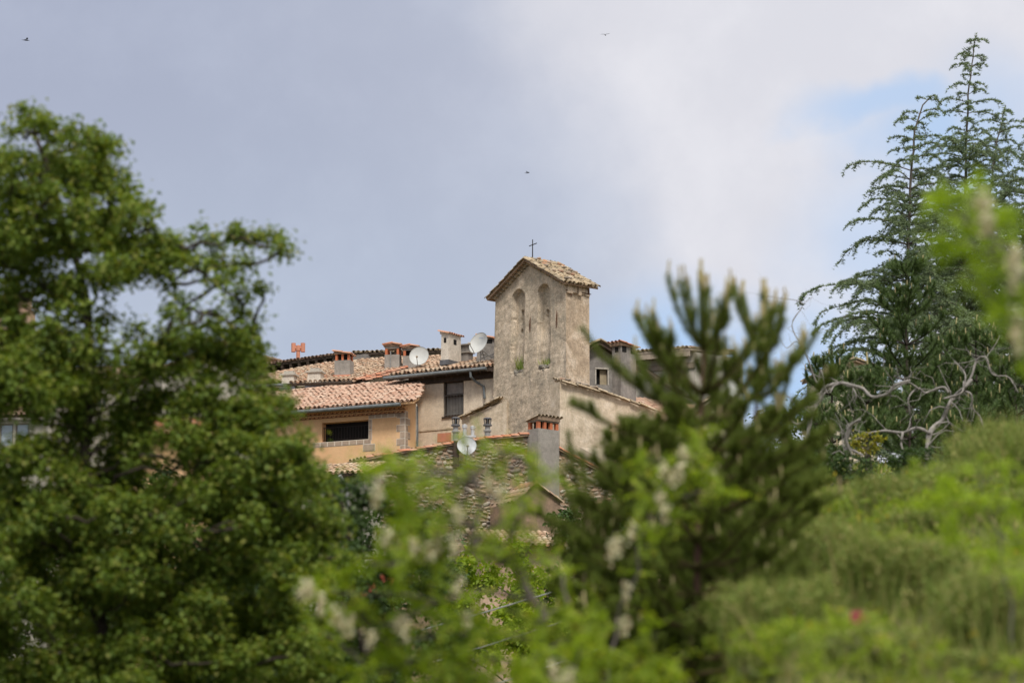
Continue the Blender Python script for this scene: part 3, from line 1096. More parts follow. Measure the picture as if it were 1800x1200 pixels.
def blades(n, c, spread, h, w_, lean=0.35, seed=1):
    """upright tapering blades as quads; returns verts and faces"""
    r = np.random.default_rng(seed)
    P = np.stack([c[0] + r.normal(0, spread[0], n), c[1] + r.normal(0, spread[1], n), np.full(n, c[2]) + r.normal(0, 0.01, n)], 1)
    D = np.stack([r.normal(0, lean, n), r.normal(0, lean, n), np.ones(n)], 1)
    D /= np.linalg.norm(D, axis=1)[:, None]
    H = h * r.uniform(0.45, 1.0, n)
    an = r.uniform(0, math.pi, n)
    S = np.stack([np.cos(an), np.sin(an), np.zeros(n)], 1) * (w_ * r.uniform(0.7, 1.3, n))[:, None]
    Mid = P + D * (H * 0.55)[:, None]
    Tip = P + D * H[:, None] + np.stack([D[:, 0], D[:, 1], -0.3 * np.abs(D[:, 0])], 1) * (H * 0.25)[:, None]
    vs = np.stack([P - S, P + S, Mid + S, Mid - S, Tip], 1).reshape(-1, 3)
    k = np.arange(n) * 5
    f1 = np.stack([k, k + 1, k + 2, k + 3], 1)
    f2 = np.stack([k + 3, k + 2, k + 4, k + 4], 1)
    return vs, f1, f2


def tri_mesh(name, vs, quads, tris, mat, parent=None, loc=None):
    """quads plus triangles"""
    me = bpy.data.meshes.new(name)
    nq, nt_ = len(quads), len(tris)
    me.vertices.add(len(vs))
    me.vertices.foreach_set('co', np.ascontiguousarray(vs, dtype=np.float32).ravel())
    me.loops.add(nq * 4 + nt_ * 3)
    idx = np.concatenate([np.asarray(quads, dtype=np.int32).reshape(-1), np.asarray(tris, dtype=np.int32).reshape(-1)])
    me.loops.foreach_set('vertex_index', idx)
    me.polygons.add(nq + nt_)
    me.polygons.foreach_set('loop_start', np.concatenate([np.arange(nq) * 4, nq * 4 + np.arange(nt_) * 3]).astype(np.int32))
    me.polygons.foreach_set('loop_total', np.concatenate([np.full(nq, 4), np.full(nt_, 3)]).astype(np.int32))
    me.update(calc_edges=True)
    return link(name, me, mat, parent, loc=loc)


FBm = B.root
for i, (a0, a1, z0, z1) in enumerate(pan):
    vs, q1, q2 = blades(46, ((a0 + a1) / 2 + (0.06, 0.0)[i], 0.06, z0), ((a1 - a0) * 0.2, 0.04), (0.72, 0.42)[i], 0.012, 0.22, 40 + i)
    # world position of the tuft
    base = B.root.location + FB.u * ((a0 + a1) / 2) + V((0, 0, B.dz + z0))
    wd = tri_mesh('weed_tuft', vs - np.array([(a0 + a1) / 2, 0, z0]), q1, q2[:, :3], 'broom_stem')
    wd.location = base
    wd.rotation_euler = (0, 0, -FB.f)
    tag(wd, ('tall green weed tuft growing on the stone ledge of the lower arched recess', 'short green weed tuft growing on the stone ledge of the upper arched recess')[i], 'weed')

# ================================================================== 2 central cream house
FC = Face(866, 700, 184.0, 30)
C = House('village_house', 'cream plastered house with barred tall window, dark eaves and gutter beside the belfry', 'house', FC, 17.0)
gL, gR = FC.uz(676, 665, -0.5), FC.uz(856, 648, -0.5)
print('central gutter', gL, gR)
gz = (gL[1] + gR[1]) / 2
wl, _ = FC.uz(733, 720)
win = (FC.uz(779.5, 700)[0], FC.uz(815, 700)[0], FC.uz(797, 731)[1], FC.uz(797, 669)[1])
mb = MB()
C.front(mb, wl, 0.9, C.bot, gz - 0.1, [win], 0, 0.2)
C.shell(mb, wl, 0.9, C.bot, gz - 0.1, gz + 1.0, 6.0)
C.part('wall', mb, 'cream_plaster')
fm = MB()
a, b, c, d = win
fm.box(a, a + 0.07, 0.06, 0.14, c, d).box(b - 0.07, b, 0.06, 0.14, c, d)
zm = FC.uz(797, 694)[1]
fm.box(a + 0.07, b - 0.07, 0.05, 0.15, zm - 0.05, zm + 0.05)
fm.box(a + 0.07, b - 0.07, 0.06, 0.14, c, c + 0.06).box(a + 0.07, b - 0.07, 0.06, 0.14, d - 0.06, d)
wf = C.part('window', fm, 'old_wood')
MB().box(a + 0.03, b - 0.03, 0.16, 0.17, c + 0.03, d - 0.03).build('pane', 'curtain_grey', wf)
cu = MB()
nf = 12
for i in range(nf):
    x0 = a + 0.09 + (b - a - 0.18) * i / nf
    x1 = a + 0.09 + (b - a - 0.18) * (i + 1) / nf
    cu.quad((x0, 0.150 - 0.008 * (i % 2), zm + 0.06), (x1, 0.150 - 0.008 * ((i + 1) % 2), zm + 0.06), (x1, 0.150 - 0.008 * ((i + 1) % 2), d - 0.07), (x0, 0.150 - 0.008 * (i % 2), d - 0.07))
cu.build('curtain', 'shutter_grey', wf)
bars = MB()
for i in range(7):
    x = a + 0.05 + (b - a - 0.1) * i / 6
    bars.tube([(x, 0.03, c + 0.02), (x, 0.03, zm + 0.02)], 0.011, 6)
bars.tube([(a, 0.03, zm), (b, 0.03, zm)], 0.014, 6)
bars.tube([(a, 0.03, c + 0.08), (b, 0.03, c + 0.08)], 0.012, 6)
bars.build('railing', 'curtain_grey', wf)
MB().box(a - 0.05, b + 0.05, -0.06, 0.05, c - 0.06, c - 0.002).build('sill', 'old_wood', wf)
# roof
mC = 0.30
r0 = gz + 0.07
pol = [FC.us(px, py, -0.5, r0, mC) for px, py in [(676, 662), (884, 642), (884, 626), (830, 632), (812, 634), (760, 640), (717, 652)]]
pol = [(p[0], max(0, p[1])) for p in pol]
print('central roof', [(round(x, 1), round(y, 1)) for x, y in pol])
rC = tiled_roof('roof', (0, -0.5, r0), (1, 0, 0), (0, 1, mC), pol, 'roof_tile', C.root, C.loc(), slabmat='old_wood')
mb = MB()
uLr, uRr = gL[0], 1.0
x = uLr + 0.15
while x < uRr:
    mb.prism([(x, -0.48, r0 - 0.11), (x, 1.2, r0 - 0.11 + mC * 1.68), (x, 1.2, r0 - 0.25 + mC * 1.68), (x, -0.48, r0 - 0.21)], (0.09, 0, 0))
    x += 0.55
mb.box(uLr + 0.05, uRr, -0.47, -0.42, r0 - 0.17, r0 - 0.02)
mb.build('rafters', 'old_wood', rC)
MB().box(uLr + 0.9, 1.0, -0.08, 0.02, gz - 0.32, gz - 0.02, jit=0.01).build('wall_plate', 'old_wood', rC)
g = C.gutter((gL[0], -0.57, gz), (gR[0], -0.57, gz))
dp = MB()
q = [FC.uz(828, 652, -0.5), FC.uz(828, 662, -0.5), FC.uz(836, 670, -0.25), FC.uz(850, 679, -0.08), FC.uz(852, 700, -0.08)]
dp.tube([(q[0][0], -0.55, q[0][1]), (q[1][0], -0.53, q[1][1]), (q[2][0], -0.27, q[2][1]), (q[3][0], -0.08, q[3][1]), (q[4][0], -0.08, q[4][1])], 0.055, 8)
C.part('downpipe', dp, 'zinc')
# ragged stone quoin at the wall end, string course, brick patch
up_ = FC.uz(716, 672)[0]
pl = [(up_ - 0.3, FC.uz(720, 690)[1]), (wl + 0.05, FC.uz(733, 712)[1]), (wl + 0.25, gz - 0.1), (up_ - 0.35, gz - 0.1)]
mb = MB()
poly_wall(mb, pl, 0.05, 0.5)
C.part('stone_corner', mb, 'mortar')
rubble('corner_stones', pl, 0.02, 'rubble_stone', C.root, 0.9, C.loc())
mb = MB()
zc0 = FC.uz(733, 757)[1]
mb.box(wl, FC.uz(810, 750)[0], -0.03, 0.02, zc0 - 0.05, zc0 + 0.02, jit=0.004)
C.part('string_course', mb, 'rough_cream_plaster')
mb = MB()
a0 = FC.uz(769, 765)[0]; a1 = FC.uz(793, 765)[0]
mb.box(a0, a1, -0.015, 0.02, FC.uz(780, 776)[1], FC.uz(780, 761)[1], jit=0.01)
C.part('brick_patch', mb, 'terracotta')
# small wall with a sloping tile coping that meets the belfry
FW = Face(866, 740, 182.9, 30)
Wg = House('coped_wall', 'rough cream wall with sloping tile coping between cream house and belfry', 'wall', FW, 17.0)
pl = [FW.uz(812, 735), FW.uz(868, 706)]
mb = MB()
mb.prism([(pl[0][0], 0, Wg.bot), (pl[0][0], 0, pl[0][1]), (pl[1][0] + 0.6, 0, pl[1][1]), (pl[1][0] + 0.6, 0, Wg.bot)], (0, 0.45, 0))
Wg.part('masonry', mb, 'rough_cream_plaster')
for v_, dz_, r_ in ((-0.1, 0.0, 0.1), (0.12, 0.03, 0.1), (0.34, 0.05, 0.1)):
    tile_line('coping_tiles', [(pl[0][0] - 0.15, v_, pl[0][1] - 0.05 + dz_), (pl[1][0] + 0.25, v_, pl[1][1] + 0.1 + dz_)], 'old_tile', Wg.root, Wg.loc(), r=r_, jit=2)

# ================================================================== 3 orange house
FO = Face(712, 750, 181.0, 25)
O_ = House('village_house', 'orange rendered house with stone quoins, scalloped tile eaves and wide barred opening', 'house', FO, 17.0)
g0, g1 = FO.uz(470, 733, -0.45), FO.uz(706, 711, -0.45)
print('orange gutter', g0, g1)
gz = g1[1]
left = FO.uz(470, 750)[0]
vR = FO.vz(731, 750)[0]
op = (FO.uz(566, 755)[0], FO.uz(648, 755)[0], FO.uz(610, 774)[1], FO.uz(610, 740)[1])
topw = gz + 0.05
mb = MB()
O_.front(mb, left, 0, O_.bot, topw, [op], 0, 0.35)
u6 = FO.uz(730, 750, 6.0)[0]
mb.quad((0, 0, O_.bot), (0, vR, O_.bot), (0, vR, topw + 0.3), (0, 0, topw))
mb.quad((0, vR, O_.bot), (u6, 6, O_.bot), (u6, 6, topw + 1.6), (0, vR, topw + 0.3))
mb.quad((u6, 6, O_.bot), (left, 6, O_.bot), (left, 6, topw + 1.6), (u6, 6, topw + 1.6))
mb.quad((left, 0, O_.bot), (left, 0, topw), (left, 6, topw + 1.6), (left, 6, O_.bot))
O_.part('wall', mb, 'orange_plaster')
mb = MB()
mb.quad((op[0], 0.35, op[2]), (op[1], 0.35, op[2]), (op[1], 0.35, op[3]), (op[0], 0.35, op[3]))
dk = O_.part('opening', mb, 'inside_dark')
bars = MB()
a, b, c, d = op
x = a + 0.05
while x < b:
    bars.tube([(x, 0.12, c + 0.08), (x, 0.12, d - 0.2)], 0.009, 6)
    x += 0.13
for z in (c + 0.08, d - 0.2):
    bars.tube([(a, 0.12, z), (b, 0.12, z)], 0.012, 6)
bars.build('railing', 'iron', dk)
sb = MB()
jb = MB()


def block(x0, x1, z0, z1, side=False):
    g_ = 0.022
    if not side:
        jb.box(x0, x1, -0.010, 0.01, z0, z1)
        sb.box(x0 + g_, x1 - g_, -0.022, 0.01, z0 + g_, z1 - g_)
    else:
        jb.box(-0.01, 0.010, x0, x1, z0, z1)
        sb.box(-0.01, 0.022, x0 + g_, x1 - g_, z0 + g_, z1 - g_)


ztq = FO.uz(705, 722)[1]
zq = ztq
k = 0
while zq > -2.0:
    hq = 0.28
    fw_ = 0.38 if k % 2 == 0 else 0.22
    sw_ = 0.25 if k % 2 == 0 else 0.45
    block(-fw_, 0.012, zq - hq, zq)
    block(-0.0125, sw_, zq - hq, zq, True)
    zq -= hq
    k += 1
x = b
zt_ = FO.uz(660, 728)[1]
while x < -0.42:
    block(x, x + 0.29, zt_ - 0.17, zt_)
    x += 0.29
z = d
for hh in (0.42, 0.42):
    block(b, b + 0.16, z - hh, z)
    z -= hh
x = a - 0.4
while x < b + 0.1:
    block(x, x + 0.33, c - 0.2, c)
    x += 0.33
block(b - 0.25, b + 0.3, c - 0.5, c - 0.2)
q_ = O_.part('quoins', jb, 'joint_white')
sb.build('quoin_blocks', 'quoin_stone', q_)
genoise('eave_corbels', (left, 0, gz + 0.0), (-0.0, 0, gz + 0.0), (0, -1, 0), 3, 'ochre_tile', O_.root, O_.loc(), pitch=0.2, drop=0.125, step=0.13, fill='orange_plaster')
genoise('eave_corbels', (0.0, 0.1, gz + 0.08), (0.0, 1.0, gz + 0.3), (1, 0, 0), 1, 'roof_tile', O_.root, O_.loc(), pitch=0.19, drop=0.11, step=0.14, fill='orange_plaster')
mO = 0.32
r0 = gz + 0.09
pol = [FO.us(px, py, -0.5, r0, mO) for px, py in [(470, 733), (717, 709), (737, 697), (737, 671), (600, 680), (497, 690), (440, 694)]]
pol = [(p[0], max(0, p[1])) for p in pol]
pol[0] = (pol[0][0], 0)
print('orange roof', [(round(x, 1), round(y, 1)) for x, y in pol])
tiled_roof('roof', (0, -0.5, r0), (1, 0, 0), (0, 1, mO), pol, 'roof_tile_pink', O_.root, O_.loc(), slabmat='orange_plaster', jit=1.5)
O_.gutter((left, -0.58, gz + 0.0), (g1[0], -0.58, gz + 0.0), 0.075)
mb = MB()
mb.tube([(0.05, 1.0, gz + 0.15), (0.07, 1.0, gz - 1.0), (0.06, 1.0, gz - 2.4)], 0.035, 6)
O_.part('downpipe', mb, 'zinc')
uvv, zvv = FO.uz(651, 703, 0.6)
O_.part('roof_vent', MB().box(uvv - 0.16, uvv + 0.16, 0.55, 0.95, zvv - 0.12, zvv + 0.08), 'terracotta')

# ================================================================== 4 house behind with many chimneys
FD = Face(570, 675, 189.5, 14)
D = House('village_house', 'house behind the orange house whose mottled tile roof carries several chimneys', 'house', FD, 18.0)
d0, d1 = FD.uz(500, 677, -0.4), FD.uz(623, 673, -0.4)
print('D gutter', d0, d1)
gz = (d0[1] + d1[1]) / 2
ul, ur = FD.uz(440, 680)[0], FD.uz(640, 680)[0]
mb = MB()
D.front(mb, ul, ur, D.bot, gz, [], 0)
D.shell(mb, ul, ur, D.bot, gz, gz + 1.6, 5.0)
D.part('wall', mb, 'cream_plaster')
mD = 0.31
r0 = gz + 0.08
pol = [FD.us(px, py, -0.5, r0, mD) for px, py in [(440, 679), (623, 671), (719, 647), (800, 640), (772, 627), (680, 631), (625, 636), (575, 640), (490, 655), (440, 668)]]
pol[0] = (pol[0][0], 0)
print('D roof', [(round(x, 1), round(y, 1)) for x, y in pol])
rD = tiled_roof('roof', (0, -0.5, r0), (1, 0, 0), (0, 1, mD), pol, 'roof_tile', D.root, D.loc(), slabmat='old_wood')


def onroof(fc, px, py, v0, z0, m, lift=0.0):
    u, s_ = fc.us(px, py, v0, z0, m)
    k_ = math.sqrt(1 + m * m)
    return V((u, v0 + s_ / k_, z0 + s_ * m / k_ + lift))


tile_line('verge_tiles', [onroof(FD, 624, 671, -0.5, r0, mD, 0.08), onroof(FD, 719, 647, -0.5, r0, mD, 0.08)], 'red_tile', rD, r=0.1)
tile_line('verge_tiles', [onroof(FD, 640, 669, -0.5, r0, mD, 0.03), onroof(FD, 719, 651, -0.5, r0, mD, 0.03)], 'red_tile', rD, r=0.1)
D.gutter((d0[0] - 1.2, -0.57, gz), (d1[0], -0.57, gz))


def vroof(px, py):
    return onroof(FD, px, py, -0.5, r0, mD)


# cream chimneys near the eave
for (px, py, wf_) in ((555, 668, 0.55), (509, 672, 0.5)):
    p = vroof(px, py)
    ch, H = chimney_at(D, px, 656 if px > 530 else 661, 684 if px > 530 else 687, -0.35 if px > 530 else -0.3, wf_, 0.5, 0, 'white_render', taper=0.035)
    MB().box(-wf_ / 2 - 0.07, wf_ / 2 + 0.07, -0.32, 0.32, H, H + 0.07).box(-0.2, 0.2, -0.18, 0.18, H + 0.07, H + 0.2).build('chimney_cap', 'pale_plaster', ch)
    MB().box(-wf_ / 2 - 0.09, wf_ / 2 + 0.09, -0.34, 0.34, -0.02, 0.12).build('flashing', 'lead_flashing', ch)
# rendered chimneys with brick posts and tiled hats
p = vroof(605, 663)
ch, H = chimney_at(D, 605, 635, 667, p.y, 0.68, 0.6, 0, 'concrete_grey')
zt = posts(ch, H, 0.62, 0.54, 0.26, 3, 2, 0.09)
cap_tiles(ch, zt - 0.08, 0.62, 0.54, 'x', 'red_tile', 0.16)
MB().box(-0.38, 0.38, -0.34, 0.34, 0.0, 0.16, jit=0.01).build('chimney_foot', 'terracotta', ch)
p = vroof(692, 648)
ch, H = chimney_at(D, 691, 625, 650, p.y, 0.64, 0.6, 6, 'concrete_grey')
zt = posts(ch, H, 0.6, 0.56, 0.27, 2, 2, 0.10, inner=False)
cap_tiles(ch, zt, 0.62, 0.58, 'x', 'red_tile', 0.2, ridge=True)
MB().tube([(-0.05, -0.33, -0.1), (-0.05, -0.33, 0.75)], 0.02, 8).build('mast', 'galvanised', ch)
p = vroof(722, 648)
ch, H = chimney_at(D, 722, 627, 652, p.y + 0.3, 0.6, 0.55, 6, 'concrete_grey')
zt = posts(ch, H, 0.56, 0.5, 0.24, 2, 2, 0.10)
cap_tiles(ch, zt, 0.62, 0.55, 'x', 'red_tile', 0.2, ridge=True)

# wall and tile eave further back
F2 = Face(650, 625, 197.5, 10)
D2 = House('village_house', 'pale house peeping over the chimney roof with one line of old eave tiles', 'house', F2, 18.0)
u0, z0 = F2.uz(628, 623)
u1, z1 = F2.uz(790, 622)
z0 = F2.uz(650, 622)[1]
mb = MB()
D2.front(mb, u0, u1, D2.bot, z0 - 0.05, [])
D2.shell(mb, u0, u1, D2.bot, z0 - 0.05, z0, 4.0)
D2.part('wall', mb, 'pale_plaster')
tiled_roof('roof', (0, -0.3, z0), (1, 0, 0), (0, 1, 0.1), [(u0 - 0.1, 0), (u1, 0), (u1, 4), (u0 - 0.1, 4)], 'old_tile', D2.root, D2.loc(), slabmat='old_wood')

# ================================================================== 5 dark-eaved house at the far end of the roofs
FE = Face(540, 640, 199.0, 38)
E = House('village_house', 'house with a long dark timbered eave and a forked terracotta chimney pot', 'house', FE, 18.0)
e0, e1 = FE.uz(478, 640, -0.5), FE.uz(592, 624, -0.5)
print('E eave', e0, e1)
gz = (e0[1] + e1[1]) / 2
mb = MB()
ul, ur = FE.uz(470, 650)[0], FE.uz(640, 640)[0]
E.front(mb, ul, ur, E.bot, gz, [])
E.shell(mb, ul, ur, E.bot, gz, gz + 0.6, 5.0)
E.part('wall', mb, 'grey_plaster')
rE = tiled_roof('roof', (0, -0.5, gz), (1, 0, 0), (0, 1, 0.13), [(e0[0] - 2, 0), (e1[0], 0), (e1[0], 5), (e0[0] - 2, 5)], 'dark_tile', E.root, E.loc(), slabmat='old_wood')
mb = MB()
x = e0[0] - 1
while x < e1[0]:
    mb.box(x, x + 0.13, -0.48, 0.3, gz - 0.24, gz - 0.1)
    x += 0.5
mb.box(e0[0] - 1, e1[0], -0.06, 0.02, gz - 0.42, gz - 0.25)
mb.build('rafters', 'old_wood', rE)
u, zb = FE.uz(524, 633, 0.6)
zt = FE.uz(524, 603, 0.6)[1]
Hh = zt - zb
mb = MB()
mb.lathe([(0.085, 0), (0.085, Hh * 0.55), (0.11, Hh * 0.55), (0.11, Hh * 0.85), (0.0, Hh * 0.9)], seg=14)
mb.lathe([(0.0, Hh * 0.48), (0.1, Hh * 0.48), (0.1, Hh), (0.08, Hh), (0.08, Hh * 0.5)], (-0.21, 0, 0), 14)
mb.lathe([(0.0, Hh * 0.48), (0.1, Hh * 0.48), (0.1, Hh), (0.08, Hh), (0.08, Hh * 0.5)], (0.21, 0, 0), 14)
mb.tube([(-0.2, 0, Hh * 0.72), (0.2, 0, Hh * 0.72)], 0.075, 12)
pot = mb.build('chimney_pot', 'terracotta', E.root, False, (u, 0.6, zb + E.dz))
pot.rotation_euler = (0, 0, FE.f)

# ================================================================== 6 tall white chimney on the cream house, chimney behind the dish
u_, z_ = FC.uz(783, 636, 0.9)
ch, H = chimney_at(C, 793, 582, 636, 1.1, 0.34, 1.0, 0, 'white_render', taper=0.02)
ch.location.z -= 0.15
cap_tiles(ch, H - 0.02, 0.34, 1.0, 'x', 'red_tile', 0.26, over=0.08, fill='white_render')
hb = MB()
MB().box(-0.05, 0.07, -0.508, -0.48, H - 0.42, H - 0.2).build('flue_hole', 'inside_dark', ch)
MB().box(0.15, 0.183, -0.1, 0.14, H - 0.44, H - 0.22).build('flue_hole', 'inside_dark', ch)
MB().box(-0.22, 0.22, -0.56, 0.56, -0.05, 0.16).build('flashing', 'lead_flashing', ch)
ch, H = chimney_at(C, 820, 608, 636, 1.9, 0.4, 0.4, 0, 'grey_plaster')
MB().box(-0.26, 0.26, -0.26, 0.26, H - 0.32, H - 0.27).box(-0.28, 0.28, -0.28, 0.28, H, H + 0.05).build('chimney_cap', 'concrete_grey', ch)
ch, H = chimney_at(C, 863, 597, 640, 1.6, 0.9, 0.7, 20, 'grey_plaster', taper=0.10)
hb = MB()
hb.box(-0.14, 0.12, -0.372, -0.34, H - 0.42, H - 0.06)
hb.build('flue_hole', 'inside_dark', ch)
cap_tiles(ch, H - 0.02, 0.9, 0.7, 'x', 'red_tile', 0.2)

# ================================================================== 7 stone gable house in front
FN = Face(925, 790, 168.0, -35)
N = House('stone_house', 'rubble stone gable house with terracotta verge tiles and grey chimney below the belfry', 'house', FN, 14.0)
px_pts = [(640, 806), (683, 798), (760, 785), (850, 771), (925, 764), (978, 788), (1050, 826), (1130, 872), (1180, 905)]
pts = [FN.uz(x, y) for x, y in px_pts]
print('N gable', [(round(a, 1), round(b, 1)) for a, b in pts])
mb = MB()
wallp = pts + [(pts[-1][0], N.bot), (pts[0][0], N.bot)]
mb.prism([(u, 0, z) for u, z in wallp], (0, 7.0, 0))
N.part('wall', mb, 'mortar')
rubble('stonework', wallp, 0.0, 'rubble_stone', N.root, 1.0, N.loc(), clip=FN.uz(900, 1080)[1])
vr = [V((u, -0.06, z + 0.02)) for u, z in pts]
rv = tile_line('roof', vr, 'red_tile', N.root, N.loc(), r=0.1, L=0.4, jit=1.6)
slab = MB()
for (p, q) in zip(pts[:-1], pts[1:]):
    slab.prism([(p[0], -0.12, p[1] + 0.01), (q[0], -0.12, q[1] + 0.01), (q[0], -0.12, q[1] - 0.06), (p[0], -0.12, p[1] - 0.06)], (0, 7.2, 0))
slab.build('roof_boards', 'mortar', rv)
for k in range(1, 5):
    tile_line('roof_course', [q + V((0, 0.02 + 0.24 * k, 0)) for q in vr], 'roof_tile', rv, r=0.1, L=0.4, jit=1.6)
ch, H = chimney_at(N, 955, 756, 900, -0.3, 1.03, 0.62, 5, 'concrete_grey')
zt = posts(ch, H, 1.0, 0.58, 0.27, 4, 2, 0.12, lid=True)
cap_tiles(ch, zt - 0.04, 1.0, 0.6, 'y', 'old_tile', 0.22, over=0.08)
# lower tiled lean-to in front of the gable
FL = Face(940, 880, 166.0, -35)
L2 = House('lean_to', 'low pinkish lean-to with tiled verge against the rubble stone gable', 'shed', FL, 14.0)
pl = [FL.uz(x, y) for x, y in [(900, 884), (939, 850), (985, 882)]]
mb = MB()
mb.prism([(u, 0, z) for u, z in pl + [(pl[-1][0], L2.bot), (pl[0][0], L2.bot)]], (0, 1.4, 0))
L2.part('wall', mb, 'mortar')
r2 = tile_line('roof', [V((u, -0.05, z + 0.03)) for u, z in pl], 'roof_tile', L2.root, L2.loc(), r=0.1)
for k in range(1, 5):
    tile_line('roof_course', [V((u, -0.05 + 0.24 * k, z + 0.03)) for u, z in pl], 'roof_tile', r2, r=0.1)

# flue cowls on the stone house
def cowl(px, ytop, ybot, Y, label):
    p = W(px, ybot, Y)
    H_ = (ybot - ytop) / F * Y
    r = empty('flue_pipe', p)
    tag(r, label, 'flue pipe', 'metal flue pipes')
    k_ = H_ / 1.0
    mb = MB()
    mb.lathe([(0.11, 0), (0.11, 0.34 * k_), (0.15, 0.36 * k_), (0.15, 0.42 * k_), (0.1, 0.45 * k_), (0.1, 0.6 * k_)], seg=14)
    mb.build('pipe', 'galvanised', r)
    mb = MB()
    mb.lathe([(0.1, 0.6 * k_), (0.17, 0.62 * k_), (0.17, 0.68 * k_), (0.11, 0.7 * k_)], seg=14)
    mb.lathe([(0.0, 0.98 * k_), (0.1, 1.0 * k_), (0.16, 0.97 * k_), (0.16, 0.93 * k_), (0.0, 0.93 * k_)], seg=14)
    for i in range(8):
        an = 2 * math.pi * i / 8
        mb.tube([(0.12 * math.cos(an), 0.12 * math.sin(an), 0.7 * k_), (0.14 * math.cos(an), 0.14 * math.sin(an), 0.94 * k_)], 0.014, 5)
    mb.build('cowl', 'lead_flashing', r)
    mb = MB()
    mb.lathe([(0.06, 0.68 * k_), (0.06, 0.94 * k_)], seg=10)
    mb.build('core', 'inside_dark', r)
    return r


cowl(801, 732, 775, 171.0, 'metal flue pipe with slatted cowl just above the lower satellite dish')
cowl(857, 733, 772, 171.5, 'metal flue pipe with slatted cowl between lower satellite dish and brick-post chimney')
r = empty('flue_pipe', W(817, 766, 170.5))
tag(r, 'short shiny steel flue pipes standing close together behind the lower satellite dish', 'flue pipe')
MB().lathe([(0.07, 0), (0.07, 0.28), (0.10, 0.3), (0.10, 0.42), (0.0, 0.46)], (0, 0, 0), 14).lathe([(0.07, 0), (0.07, 0.25), (0.10, 0.28), (0.10, 0.38), (0.0, 0.42)], (0.3, 0.1, 0), 14).box(-0.1, 0.42, -0.05, 0.15, -0.05, 0.02).build('pipe', 'bright_steel', r)
# timber post beside the dish
mb = MB()
p0 = W(801, 775, 165.9)
p1 = W(802, 822, 165.9)
mb.prism([(-0.1, -0.1, 0), (0.1, -0.1, 0), (0.1, 0.1, 0), (-0.1, 0.1, 0)], (0, 0, p0.z - p1.z))
pt_ = mb.build('dark_post', 'old_wood', None, False, p1)
tag(pt_, 'short dark timber post beside the lower satellite dish', 'post')


# ------------------------------------------------------------------ satellite dishes
from mathutils import Matrix


def dish(px, py, Y, w_, h_, yaw, tilt, roll, mat, label, pole=1.0, point=0.0, text=None, arm_side=0.0, mount='galvanised'):
    c = W(px, py, Y)
    root = empty('satellite_dish', c - V((0, 0, pole)), math.radians(yaw))
    tag(root, label, 'satellite dish', 'satellite dishes on the roofs')
    R = Matrix.Rotation(-math.radians(tilt), 4, 'X') @ Matrix.Rotation(math.radians(roll), 4, 'Y')
    seg, rings = 40, 9
    vs, fs = [], []
    for side in (0, 1):
        for j in range(rings + 1):
            rr = j / rings
            for i in range(seg):
                a_ = 2 * math.pi * i / seg
                x, z = math.cos(a_) * rr * w_ / 2, math.sin(a_) * rr * h_ / 2
                if point and z < 0:
                    z *= 1 + point * (abs(math.sin(a_)) ** 6)
                y = 0.12 * (1 - rr * rr) + side * 0.014
                if side and j == rings:
                    y = 0.014
                vs.append(R @ V((x, y, z)))
    n = (rings + 1) * seg
    for side in (0, 1):
        for j in range(rings):
            for i in range(seg):
                i2 = (i + 1) % seg
                q = (side * n + j * seg + i, side * n + j * seg + i2, side * n + (j + 1) * seg + i2, side * n + (j + 1) * seg + i)
                fs.append(q if side else q[::-1])
    for i in range(seg):
        i2 = (i + 1) % seg
        fs.append((rings * seg + i, rings * seg + i2, n + rings * seg + i2, n + rings * seg + i))
    me = MB().add([tuple(v) for v in vs], fs).build('reflector', mat, root, True, (0, 0, pole))
    am = MB()
    bot = R @ V((0, 0.0, -h_ / 2 * (1 + point) + 0.02))
    fd = R @ V((arm_side, -0.42, -h_ * 0.30))
    am.tube([bot, fd], 0.016, 8)
    ar = am.build('feed_arm', mount, root, False, (0, 0, pole))
    lm = MB()
    dirv = (R @ V((0, 1, 0.25))).normalized()
    lm.tube([fd - dirv * 0.06, fd + dirv * 0.03, fd + dirv * 0.08], [0.03, 0.035, 0.05], 10)
    lm.build('feed_horn', 'pale_plaster', ar)
    bk = MB()
    bk.tube([R @ V((0, 0.14, 0)), R @ V((0, 0.26, -0.05))], 0.05, 8)
    q = R @ V((0, 0.26, -0.05))
    bk.tube([(0, q.y, q.z + 0.1), (0, q.y, -pole)], 0.025, 8)
    bk.build('mount', mount, root, False, (0, 0, pole))
    if text:
        cu_ = bpy.data.curves.new('lettering', 'FONT')
        cu_.body = text
        cu_.size = 0.12
        cu_.align_x = 'CENTER'
        cu_.extrude = 0.002
        cu_.materials.append(M['dish_print'])
        tx = bpy.data.objects.new('lettering', cu_)
        COL.objects.link(tx)
        tx.parent = me
        rr2 = 0.52
        bpy.context.view_layer.update()
        tm = bpy.data.meshes.new_from_object(tx.evaluated_get(bpy.context.evaluated_depsgraph_get()))
        bpy.data.objects.remove(tx)
        tx = link('lettering', tm, None, me)
        tx.matrix_local = R @ Matrix.Translation((0, 0.12 * (1 - rr2 * rr2) - 0.012, h_ / 2 * rr2)) @ Matrix.Rotation(math.radians(90 - 8), 4, 'X')
    return root


dish(840.5, 602, 184.4, 0.80, 0.98, -28, 22, 12, 'dish_paint', 'large pale satellite dish with blue lettering beside the belfry', pole=0.75, text='SEDEA', arm_side=-0.1)
dish(736.5, 625, 187.0, 0.82, 0.88, -8, 20, 5, 'dish_paint', 'plain pale round satellite dish between the roof chimneys', pole=0.62)
dish(820.5, 782, 165.7, 0.72, 0.70, 6, 16, 0, 'dish_paint_white', 'white satellite dish with pointed lower rim on the stone house', pole=0.7, point=0.13)
dish(1291, 683, 171.0, 0.70, 0.86, 24, 20, -12, 'dish_paint', 'weathered satellite dish half hidden by the pine', pole=0.9)
